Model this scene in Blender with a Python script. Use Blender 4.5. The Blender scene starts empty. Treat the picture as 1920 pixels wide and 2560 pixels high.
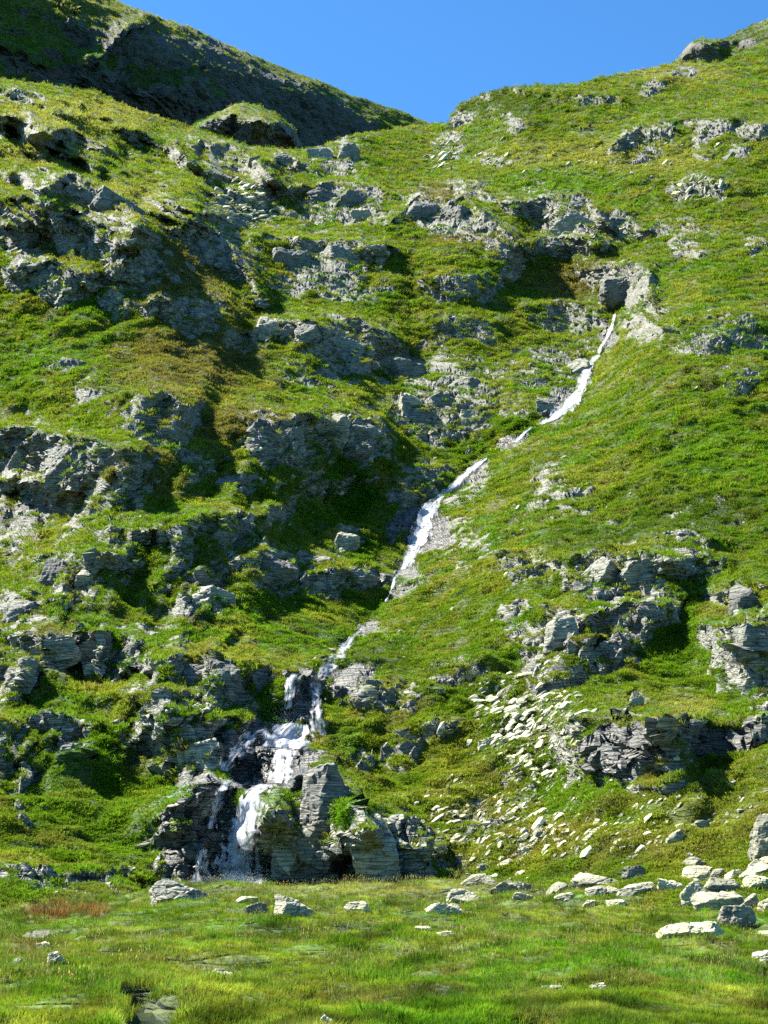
import bpy, bmesh, math, random
import numpy as np
from mathutils import Vector, Matrix

R = math.radians
rng = np.random.default_rng(7)
random.seed(7)
sc = bpy.context.scene

# ------------------------------------------------------------------ camera, sky, sun, exposure
F = 3800.0            # focal length in photograph pixels (1920 x 2560)
PITCH = R(12.6)
EYE = 1.8
cam_d = bpy.data.cameras.new('camera')
cam = bpy.data.objects.new('camera', cam_d)
sc.collection.objects.link(cam)
cam.location = (0, 0, EYE)
cam.rotation_euler = (math.pi / 2 + PITCH, 0, 0)
cam_d.sensor_fit = 'VERTICAL'
cam_d.sensor_height = 24.0
cam_d.lens = F / 2560.0 * 24.0
cam_d.clip_start = 0.5
cam_d.clip_end = 5000
sc.camera = cam

SUN_EL = R(50)
SUN_AZ = R(-64)        # measured from +Y (view direction) towards +X; negative = left
sun_vec = Vector((math.sin(SUN_AZ) * math.cos(SUN_EL), math.cos(SUN_AZ) * math.cos(SUN_EL), math.sin(SUN_EL)))
w = bpy.data.worlds.new('World')
sc.world = w
w.use_nodes = True
wn = w.node_tree.nodes
sky = wn.new('ShaderNodeTexSky')
sky.sky_type = 'NISHITA'
sky.sun_disc = False
sky.sun_elevation = SUN_EL
sky.sun_rotation = SUN_AZ
sky.altitude = 2200
sky.air_density = 1.0
sky.dust_density = 0.2
sky.ozone_density = 3.0
bg = wn['Background']
bg.inputs['Strength'].default_value = 0.056
tint = wn.new('ShaderNodeMix')
tint.data_type = 'RGBA'; tint.blend_type = 'MULTIPLY'
tint.inputs[0].default_value = 1.0
tint.inputs[7].default_value = (0.50, 0.98, 1.25, 1)      # the deep polarised blue of the high-altitude sky
w.node_tree.links.new(sky.outputs[0], tint.inputs[6])
w.node_tree.links.new(tint.outputs[2], bg.inputs['Color'])
sun_d = bpy.data.lights.new('sun', 'SUN')
sun_d.energy = 5.0
sun_d.angle = R(0.5)
sun_d.color = (1.0, 0.95, 0.86)
sun = bpy.data.objects.new('sun', sun_d)
sc.collection.objects.link(sun)
sun.rotation_euler = sun_vec.to_track_quat('Z', 'Y').to_euler()
sun.location = (-60, 30, 120)
vs = sc.view_settings
vs.view_transform = 'Standard'
vs.look = 'None'
vs.exposure = 1.95
vs.gamma = 1.0
vs.use_curve_mapping = False
sc.cycles.max_bounces = 4
sc.cycles.diffuse_bounces = 1
sc.cycles.glossy_bounces = 1
sc.cycles.transmission_bounces = 2
sc.cycles.transparent_max_bounces = 12
sc.cycles.use_denoising = False      # keeps the fine grain of grass and rock

# ------------------------------------------------------------------ pixel <-> world
CP, SP = math.cos(PITCH), math.sin(PITCH)

def at(u, v, Y):
    """photograph pixel at horizontal distance Y -> world point (numpy arrays welcome)"""
    a = (np.asarray(u, float) - 960.0) / F
    b = (1280.0 - np.asarray(v, float)) / F
    dy = CP - b * SP
    dz = SP + b * CP
    t = Y / dy
    return np.stack([a * t, np.broadcast_to(Y, np.shape(t)) * 1.0, EYE + dz * t], axis=-1)

def ray(u, v):
    a = (u - 960.0) / F
    b = (1280.0 - v) / F
    return Vector((a, CP - b * SP, SP + b * CP)).normalized()

def to_px(P):
    d = P - np.array([0, 0, EYE])
    fw = d[..., 1] * CP + d[..., 2] * SP
    up = -d[..., 1] * SP + d[..., 2] * CP
    return 960 + F * d[..., 0] / fw, 1280 - F * up / fw

# ------------------------------------------------------------------ numpy noise
def _h(ix, iy, iz, seed):
    h = (ix.astype(np.uint32) * np.uint32(374761393) + iy.astype(np.uint32) * np.uint32(668265263)
         + iz.astype(np.uint32) * np.uint32(2147483647 & 1274126177) + np.uint32(seed * 362437 + 12345))
    h ^= h >> np.uint32(13)
    h *= np.uint32(1274126177)
    h ^= h >> np.uint32(16)
    h *= np.uint32(2246822519)
    h ^= h >> np.uint32(15)
    return h

def perlin(p, seed=0):
    p = np.asarray(p, np.float32)
    i = np.floor(p)
    f = p - i
    i = i.astype(np.int64)
    s = f * f * f * (f * (f * 6 - 15) + 10)
    out = np.zeros(p.shape[:-1], np.float32)
    for dx in (0, 1):
        wx = s[..., 0] if dx else 1 - s[..., 0]
        for dy in (0, 1):
            wy = s[..., 1] if dy else 1 - s[..., 1]
            for dz in (0, 1):
                wz = s[..., 2] if dz else 1 - s[..., 2]
                h = _h(i[..., 0] + dx, i[..., 1] + dy, i[..., 2] + dz, seed)
                gx = (h & np.uint32(1023)).astype(np.float32) / 511.5 - 1
                gy = ((h >> np.uint32(10)) & np.uint32(1023)).astype(np.float32) / 511.5 - 1
                gz = ((h >> np.uint32(20)) & np.uint32(1023)).astype(np.float32) / 511.5 - 1
                out += wx * wy * wz * (gx * (f[..., 0] - dx) + gy * (f[..., 1] - dy) + gz * (f[..., 2] - dz))
    return out * 1.6

def fbm(p, octv=3, seed=0, gain=0.5):
    out = 0
    a = 1.0
    for k in range(octv):
        out = out + a * perlin(p * (2.03 ** k) + 17.3 * k, seed + k)
        a *= gain
    return out

def voronoi(q, seed=0):
    """returns F1, F2, random per cell, tilt term"""
    q = np.asarray(q, np.float32)
    i = np.floor(q).astype(np.int64)
    n = q.shape[0]
    f1 = np.full(n, 9e9, np.float32)
    f2 = np.full(n, 9e9, np.float32)
    rid = np.zeros(n, np.float32)
    til = np.zeros(n, np.float32)
    for dx in (-1, 0, 1):
        for dy in (-1, 0, 1):
            for dz in (-1, 0, 1):
                c0, c1, c2 = i[:, 0] + dx, i[:, 1] + dy, i[:, 2] + dz
                h = _h(c0, c1, c2, seed)
                ox = c0 + 0.1 + 0.8 * (h & np.uint32(1023)).astype(np.float32) / 1023
                oy = c1 + 0.1 + 0.8 * ((h >> np.uint32(10)) & np.uint32(1023)).astype(np.float32) / 1023
                oz = c2 + 0.1 + 0.8 * ((h >> np.uint32(20)) & np.uint32(1023)).astype(np.float32) / 1023
                vx, vy, vz = q[:, 0] - ox, q[:, 1] - oy, q[:, 2] - oz
                d = (vx * vx + vy * vy + vz * vz).astype(np.float32)
                h2 = _h(c0, c1, c2, seed + 91)
                r = (h2 & np.uint32(1023)).astype(np.float32) / 1023
                t = (vx * (((h2 >> np.uint32(10)) & np.uint32(1023)).astype(np.float32) / 511.5 - 1)
                     + vy * (((h2 >> np.uint32(20)) & np.uint32(1023)).astype(np.float32) / 511.5 - 1) + vz * (r * 2 - 1))
                m = d < f1
                f2 = np.where(m, f1, np.minimum(f2, d))
                f1 = np.where(m, d, f1)
                rid = np.where(m, r, rid)
                til = np.where(m, t, til)
    return np.sqrt(f1), np.sqrt(f2), rid, til

def sstep(a, b, x):
    t = np.clip((x - a) / (b - a), 0, 1)
    return t * t * (3 - 2 * t)

NF = np.array([-0.35, -0.28, 0.9]); NF /= np.linalg.norm(NF)
E1 = np.cross(NF, [0, 1, 0.2]); E1 /= np.linalg.norm(E1)
E2 = np.cross(NF, E1)
def bed(P):
    """height across the beds: they rise to the right low down and dip to the right on the upper slopes"""
    w_ = sstep(150, 240, P[..., 1])
    nx = -0.33 + 0.75 * w_
    return (P[..., 0] * nx - P[..., 1] * 0.27 + P[..., 2] * 0.9)
def foliate(P, s, c=0.42):
    return np.stack([P @ E1 / s, P @ E2 / s, bed(P) / (s * c)], axis=-1)

# ------------------------------------------------------------------ materials
def nodes_of(name):
    m = bpy.data.materials.new(name)
    m.use_nodes = True
    nt = m.node_tree
    nt.nodes.clear()
    return m, nt

def N(nt, t, **kw):
    n = nt.nodes.new(t)
    for k, v in kw.items():
        setattr(n, k, v)
    return n

def ramp(nt, fac, stops):
    r = N(nt, 'ShaderNodeValToRGB')
    e = r.color_ramp.elements
    while len(e) < len(stops):
        e.new(0.5)
    for el, (p, c) in zip(e, stops):
        el.position = p
        el.color = (*c, 1) if len(c) == 3 else c
    nt.links.new(fac, r.inputs[0])
    return r.outputs[0]

def noise(nt, vec, scale, detail=4, rough=0.6):
    n = N(nt, 'ShaderNodeTexNoise')
    n.inputs['Scale'].default_value = scale
    n.inputs['Detail'].default_value = detail
    n.inputs['Roughness'].default_value = rough
    nt.links.new(vec, n.inputs['Vector'])
    return n.outputs[0]

def mixc(nt, fac, a, b, mode='MIX'):
    m = N(nt, 'ShaderNodeMix', data_type='RGBA', blend_type=mode)
    for s, val in ((m.inputs[0], fac), (m.inputs[6], a), (m.inputs[7], b)):
        if isinstance(val, (int, float)):
            s.default_value = val
        elif isinstance(val, tuple):
            s.default_value = (*val, 1)
        else:
            nt.links.new(val, s)
    return m.outputs[2]

def mapping(nt, vec, rot, scale):
    m = N(nt, 'ShaderNodeMapping')
    m.inputs['Rotation'].default_value = rot
    m.inputs['Scale'].default_value = scale
    nt.links.new(vec, m.inputs['Vector'])
    return m.outputs[0]

def math_n(nt, op, a, b=None, clamp=False):
    m = N(nt, 'ShaderNodeMath', operation=op, use_clamp=clamp)
    for s, val in ((m.inputs[0], a), (m.inputs[1], b)):
        if val is None:
            continue
        if isinstance(val, (int, float)):
            s.default_value = val
        else:
            nt.links.new(val, s)
    return m.outputs[0]

def rock_colour(nt, vec, scale=1.0, rand=None):
    """grey-green schist: foliation streaks, pale crustose lichen, dark stains"""
    fol = mapping(nt, vec, (R(16), R(-21), 0), (0.7 * scale, 0.7 * scale, 7.0 * scale))
    n1 = noise(nt, fol, 0.9, 6, 0.65)
    base = ramp(nt, n1, [(0.32, (0.022, 0.024, 0.025)), (0.44, (0.082, 0.087, 0.082)), (0.56, (0.150, 0.155, 0.138)), (0.72, (0.26, 0.26, 0.225))])
    base = mixc(nt, 1.0, base, (1.50, 1.45, 1.28), 'MULTIPLY')
    n2 = noise(nt, vec, 0.55 * scale, 5, 0.7)
    lich = ramp(nt, n2, [(0.47, (0, 0, 0)), (0.60, (1, 1, 1))])
    base = mixc(nt, math_n(nt, 'MULTIPLY', lich, 0.55), base, (0.27, 0.275, 0.205))
    n3 = noise(nt, vec, 2.6 * scale, 5, 0.7)
    stain = ramp(nt, n3, [(0.34, (1, 1, 1)), (0.44, (0, 0, 0))])
    base = mixc(nt, math_n(nt, 'MULTIPLY', stain, 0.75), base, (0.026, 0.029, 0.032))
    vo = N(nt, 'ShaderNodeTexVoronoi', feature='DISTANCE_TO_EDGE')
    vo.inputs['Scale'].default_value = 0.75
    nt.links.new(fol, vo.inputs['Vector'])
    crack = ramp(nt, vo.outputs['Distance'], [(0.0, (0, 0, 0)), (0.09, (1, 1, 1))])
    n1 = math_n(nt, 'ADD', n1, math_n(nt, 'MULTIPLY', crack, 0.9 if scale <= 1.0 else 0.22))
    if rand is not None:
        base = mixc(nt, 1.0, base, ramp(nt, rand, [(0, (0.55, 0.56, 0.57)), (0.5, (1.0, 1.0, 0.98)), (1.0, (1.5, 1.46, 1.28))]), 'MULTIPLY')
    return base, n1, n3

def mat_rock(name, scale=1.0, gain=None):
    m, nt = nodes_of(name)
    geo = N(nt, 'ShaderNodeNewGeometry')
    oi = N(nt, 'ShaderNodeObjectInfo')
    tc = N(nt, 'ShaderNodeTexCoord')
    col, n1, n3 = rock_colour(nt, geo.outputs['Position'], scale, oi.outputs['Random'])
    if gain:
        col = mixc(nt, 1.0, col, gain, 'MULTIPLY')
    b = N(nt, 'ShaderNodeBsdfPrincipled')
    b.inputs['Roughness'].default_value = 0.85
    nt.links.new(col, b.inputs['Base Color'])
    bp = N(nt, 'ShaderNodeBump')
    bp.inputs['Strength'].default_value = 0.8
    bp.inputs['Distance'].default_value = 0.12 / scale
    h = math_n(nt, 'ADD', n1, math_n(nt, 'MULTIPLY', n3, 0.5))
    nt.links.new(h, bp.inputs['Height'])
    nt.links.new(bp.outputs[0], b.inputs['Normal'])
    o = N(nt, 'ShaderNodeOutputMaterial')
    nt.links.new(b.outputs[0], o.inputs[0])
    return m

def mat_terrain(name, scale=1.0, gain=None):
    m, nt = nodes_of(name)
    geo = N(nt, 'ShaderNodeNewGeometry')
    pos = geo.outputs['Position']
    ar = N(nt, 'ShaderNodeAttribute', attribute_name='rock')
    aw = N(nt, 'ShaderNodeAttribute', attribute_name='wet')
    ag = N(nt, 'ShaderNodeAttribute', attribute_name='gcol')
    rc, n1, n3 = rock_colour(nt, pos, scale)
    if gain:
        rc = mixc(nt, 1.0, rc, gain, 'MULTIPLY')
    wet_shade_c = mixc(nt, 1.0, rc, (0.33, 0.33, 0.36), 'MULTIPLY')
    rc = mixc(nt, aw.outputs['Fac'], rc, wet_shade_c)
    # turf: per-vertex plant colour broken up by fine thatch and soil
    t1 = noise(nt, mapping(nt, pos, (0, 0, 0), (1, 1, 1.6)), 2.2 * scale, 6, 0.7)
    tv = ramp(nt, t1, [(0.30, (0.35, 0.33, 0.30)), (0.5, (0.85, 0.85, 0.8)), (0.72, (1.35, 1.3, 1.1))])
    gc = mixc(nt, 1.0, ag.outputs['Color'], tv, 'MULTIPLY')
    t2 = noise(nt, pos, 0.8 * scale, 6, 0.75)
    edge = math_n(nt, 'ADD', ar.outputs['Fac'], math_n(nt, 'MULTIPLY', math_n(nt, 'SUBTRACT', t2, 0.5), 0.9))
    fac = ramp(nt, edge, [(0.44, (0, 0, 0)), (0.54, (1, 1, 1))])
    col = mixc(nt, fac, gc, rc)
    b = N(nt, 'ShaderNodeBsdfPrincipled')
    nt.links.new(col, b.inputs['Base Color'])
    rgh = math_n(nt, 'SUBTRACT', 0.88, math_n(nt, 'MULTIPLY', aw.outputs['Fac'], 0.42))
    nt.links.new(rgh, b.inputs['Roughness'])
    bp = N(nt, 'ShaderNodeBump')
    bp.inputs['Strength'].default_value = 0.9
    bp.inputs['Distance'].default_value = 0.25 / scale
    h = math_n(nt, 'ADD', math_n(nt, 'MULTIPLY', n1, 0.8), math_n(nt, 'MULTIPLY', n3, 0.5))
    nt.links.new(h, bp.inputs['Height'])
    nt.links.new(bp.outputs[0], b.inputs['Normal'])
    o = N(nt, 'ShaderNodeOutputMaterial')
    nt.links.new(b.outputs[0], o.inputs[0])
    return m

def mat_blade(name):
    m, nt = nodes_of(name)
    a = N(nt, 'ShaderNodeAttribute', attribute_name='col', attribute_type='INSTANCER')
    d = N(nt, 'ShaderNodeBsdfDiffuse')
    t = N(nt, 'ShaderNodeBsdfTranslucent')
    mx = N(nt, 'ShaderNodeMixShader')
    mx.inputs[0].default_value = 0.38
    nt.links.new(a.outputs['Color'], d.inputs[0])
    nt.links.new(mixc(nt, 1.0, a.outputs['Color'], (1.25, 1.3, 0.7), 'MULTIPLY'), t.inputs[0])
    nt.links.new(d.outputs[0], mx.inputs[1])
    nt.links.new(t.outputs[0], mx.inputs[2])
    o = N(nt, 'ShaderNodeOutputMaterial')
    nt.links.new(mx.outputs[0], o.inputs[0])
    return m

def mat_plain(name, col, rough=0.8):
    m, nt = nodes_of(name)
    tc = N(nt, 'ShaderNodeTexCoord')
    n1 = noise(nt, tc.outputs['Object'], 9.0, 3)
    b = N(nt, 'ShaderNodeBsdfPrincipled')
    lo = tuple(c * 0.75 for c in col)
    hi = tuple(min(1, c * 1.2) for c in col)
    nt.links.new(ramp(nt, n1, [(0.3, lo), (0.7, hi)]), b.inputs['Base Color'])
    b.inputs['Roughness'].default_value = rough
    o = N(nt, 'ShaderNodeOutputMaterial')
    nt.links.new(b.outputs[0], o.inputs[0])
    return m

def mat_falls(name):
    """white water: strands along the flow, holes showing the wet rock; uv.x across, uv.y metres along"""
    m, nt = nodes_of(name)
    uv = N(nt, 'ShaderNodeUVMap', uv_map='flow')
    ad = N(nt, 'ShaderNodeAttribute', attribute_name='dense')
    st = mapping(nt, uv.outputs[0], (0, 0, 0), (2.6, 0.30, 1))
    n1 = noise(nt, st, 1.6, 5, 0.65)
    st2 = mapping(nt, uv.outputs[0], (0, 0, 0), (1.5, 0.9, 1))
    n2 = noise(nt, st2, 1.7, 5, 0.7)
    s = math_n(nt, 'ADD', math_n(nt, 'MULTIPLY', n1, 1.05), math_n(nt, 'MULTIPLY', n2, 0.65))
    s = math_n(nt, 'SUBTRACT', s, 0.33)
    s = math_n(nt, 'ADD', s, math_n(nt, 'SUBTRACT', ad.outputs['Fac'], 0.5))
    al = ramp(nt, s, [(0.40, (0, 0, 0)), (0.52, (.45, .45, .45)), (0.72, (.92, .92, .92))])
    d = N(nt, 'ShaderNodeBsdfPrincipled')
    nt.links.new(ramp(nt, n2, [(0.35, (0.42, 0.46, 0.52)), (0.6, (0.72, 0.74, 0.77))]), d.inputs['Base Color'])
    d.inputs['Roughness'].default_value = 0.35
    bp = N(nt, 'ShaderNodeBump')
    bp.inputs['Strength'].default_value = 0.7
    bp.inputs['Distance'].default_value = 0.15
    nt.links.new(s, bp.inputs['Height'])
    nt.links.new(bp.outputs[0], d.inputs['Normal'])
    tl = N(nt, 'ShaderNodeBsdfTranslucent')
    tl.inputs[0].default_value = (0.8, 0.84, 0.9, 1)
    m2 = N(nt, 'ShaderNodeMixShader')
    m2.inputs[0].default_value = 0.3
    nt.links.new(d.outputs[0], m2.inputs[1])
    nt.links.new(tl.outputs[0], m2.inputs[2])
    tr = N(nt, 'ShaderNodeBsdfTransparent')
    mx = N(nt, 'ShaderNodeMixShader')
    nt.links.new(al, mx.inputs[0])
    nt.links.new(tr.outputs[0], mx.inputs[1])
    nt.links.new(m2.outputs[0], mx.inputs[2])
    o = N(nt, 'ShaderNodeOutputMaterial')
    nt.links.new(mx.outputs[0], o.inputs[0])
    return m

M_TERRAIN = mat_terrain('turf_and_schist')
M_FAR = mat_terrain('far_turf_and_schist', 0.30, (0.6, 0.58, 0.56))
M_MOUNT = mat_terrain('shade_toned_mountain_rock', 0.30, (0.42, 0.43, 0.46))  # same schist, colour lowered to paint in the shade of the face
M_ROCK = mat_rock('grey_schist', 1.0)
M_BOULDER = mat_rock('lichened_boulder_schist', 2.2, (1.45, 1.40, 1.18))
M_SCREE = mat_rock('pale_scree_schist', 1.5, (2.3, 2.2, 1.85))
M_BLADE = mat_blade('grass_blade')
M_FALLS = mat_falls('white_water')

# ------------------------------------------------------------------ terrain sheets
def link(o, parent=None, **props):
    sc.collection.objects.link(o)
    if parent is not None:
        o.parent = parent
    for k, v in props.items():
        o[k] = v
    return o

def grid_mesh(name, P, mat, attrs, smooth=True):
    nr, nc = P.shape[:2]
    idx = np.arange(nr * nc).reshape(nr, nc)
    q = np.stack([idx[:-1, :-1], idx[1:, :-1], idx[1:, 1:], idx[:-1, 1:]], axis=-1).reshape(-1, 4)
    me = bpy.data.meshes.new(name)
    me.vertices.add(nr * nc)
    me.vertices.foreach_set('co', P.reshape(-1).astype(np.float32))
    me.loops.add(q.size)
    me.loops.foreach_set('vertex_index', q.reshape(-1).astype(np.int32))
    me.polygons.add(len(q))
    me.polygons.foreach_set('loop_start', np.arange(0, q.size, 4, dtype=np.int32))
    me.polygons.foreach_set('loop_total', np.full(len(q), 4, np.int32))
    me.polygons.foreach_set('use_smooth', np.full(len(q), smooth, bool))
    me.update(calc_edges=True)
    for k, v in attrs.items():
        if v.ndim == 2:
            a = me.attributes.new(k, 'FLOAT', 'POINT')
            a.data.foreach_set('value', v.reshape(-1).astype(np.float32))
        else:
            a = me.attributes.new(k, 'FLOAT_COLOR', 'POINT')
            c = np.ones((nr * nc, 4), np.float32)
            c[:, :3] = v.reshape(-1, 3)
            a.data.foreach_set('color', c.reshape(-1))
    if 'rock' in attrs:
        rf = attrs['rock'].reshape(-1)[q].mean(1) < 0.45
        me.polygons.foreach_set('use_smooth', rf)
    me.materials.append(mat)
    return bpy.data.objects.new(name, me)

def grid_normals(P):
    du = np.gradient(P, axis=1)
    dv = np.gradient(P, axis=0)
    n = np.cross(dv, du)
    n /= np.linalg.norm(n, axis=-1, keepdims=True) + 1e-9
    s = np.where(n[..., 1] > 0.35, -1.0, 1.0)   # towards the viewer side of the slope
    flip = np.sign(np.mean(n[..., 2]))
    return n * flip

def tps(pts, U, V):
    """thin-plate interpolation of scattered (u, v, value)"""
    pts = np.asarray(pts, float)
    x = pts[:, :2] / 1000.0
    d = np.linalg.norm(x[:, None] - x[None], axis=-1)
    K = np.where(d > 0, d * d * np.log(d + 1e-12), 0) + np.eye(len(x)) * 2e-3
    A = np.block([[K, np.ones((len(x), 1)), x], [np.ones((1, len(x))), np.zeros((1, 3))], [x.T, np.zeros((2, 3))]])
    sol = np.linalg.solve(A, np.concatenate([pts[:, 2], np.zeros(3)]))
    out = sol[len(x)] + sol[len(x) + 1] * U / 1000 + sol[len(x) + 2] * V / 1000
    for k in range(len(x)):
        r2 = (U / 1000 - x[k, 0]) ** 2 + (V / 1000 - x[k, 1]) ** 2
        out = out + sol[k] * 0.5 * r2 * np.log(r2 + 1e-12)
    return out

BASE = np.array([(2560, 40), (2300, 57), (2230, 66), (2200, 70), (2100, 75), (2000, 80), (1800, 91), (1600, 106), (1400, 126), (1200, 152),
                 (1000, 184), (800, 220), (650, 248), (550, 272), (450, 297), (350, 332), (250, 372), (100, 430), (-200, 540)][::-1], float)
def base_y(v):
    return np.interp(v, BASE[:, 0], BASE[:, 1])
def slope_y(v):
    return np.maximum(0.02, (base_y(v - 40) - base_y(v + 40)) / 80.0)

CONTROL = [  # u, v, distance in metres
 (100,2290,56),(0,2200,63),(250,2200,66),(250,2000,80),(60,1950,82),(100,1850,90),(300,1700,103),(450,1700,100),(100,1500,122),(300,1450,124),
 (620,2000,85),(590,2200,75),(780,1690,103),(700,1850,92),(750,2100,77),(900,2150,73),(870,1560,126),(640,1600,112),(480,2100,78),
 (1000,1440,142),(980,1500,135),(600,1400,133),(1200,2210,64),(1500,2215,57),(1900,2225,49),(2300,2200,44),(1500,2150,62),(1900,2150,54),(1900,2050,60),
 (1300,1800,88),(1300,2000,76),(1700,1950,72),(1900,1850,78),(1560,1850,80),(1050,1900,86),(1100,1650,104),(1500,1600,100),(1900,1550,98),(2300,1500,90),
 (1200,1400,132),(1600,1400,120),(1900,1300,120),(1400,1200,150),(1900,1050,152),(1300,1000,192),(1600,900,182),(1900,700,215),
 (960,900,222),(1480,920,212),(1530,800,238),(1700,750,212),(1600,560,270),(1100,560,285),(1100,650,252),(900,585,285),(600,560,280),(700,500,312),
 (700,400,352),(790,375,378),(1000,330,378),(1085,312,405),(1300,215,392),(1300,400,325),(1600,180,392),(1600,350,325),(1900,300,315),(1900,110,405),(1900,500,262),
 (0,210,350),(300,265,375),(600,350,400),(100,400,300),(400,450,303),(250,500,272),(0,480,256),(100,600,232),(405,510,258),(450,700,216),(620,720,240),
 (50,800,205),(300,850,192),(0,1000,176),(150,1060,166),(60,1220,176),(200,1200,150),(500,1100,156),(700,1100,168),(900,1150,175),(930,1000,198),
 (1100,1000,204),(1180,1180,178),(1040,1350,160),(1000,1250,168),(-400,2200,58),(-400,1500,115),(-400,900,180),(-400,400,280),(2300,900,165),(2300,400,280),
 (-400,150,350),(2300,0,410),(860,1300,163),
]

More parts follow.
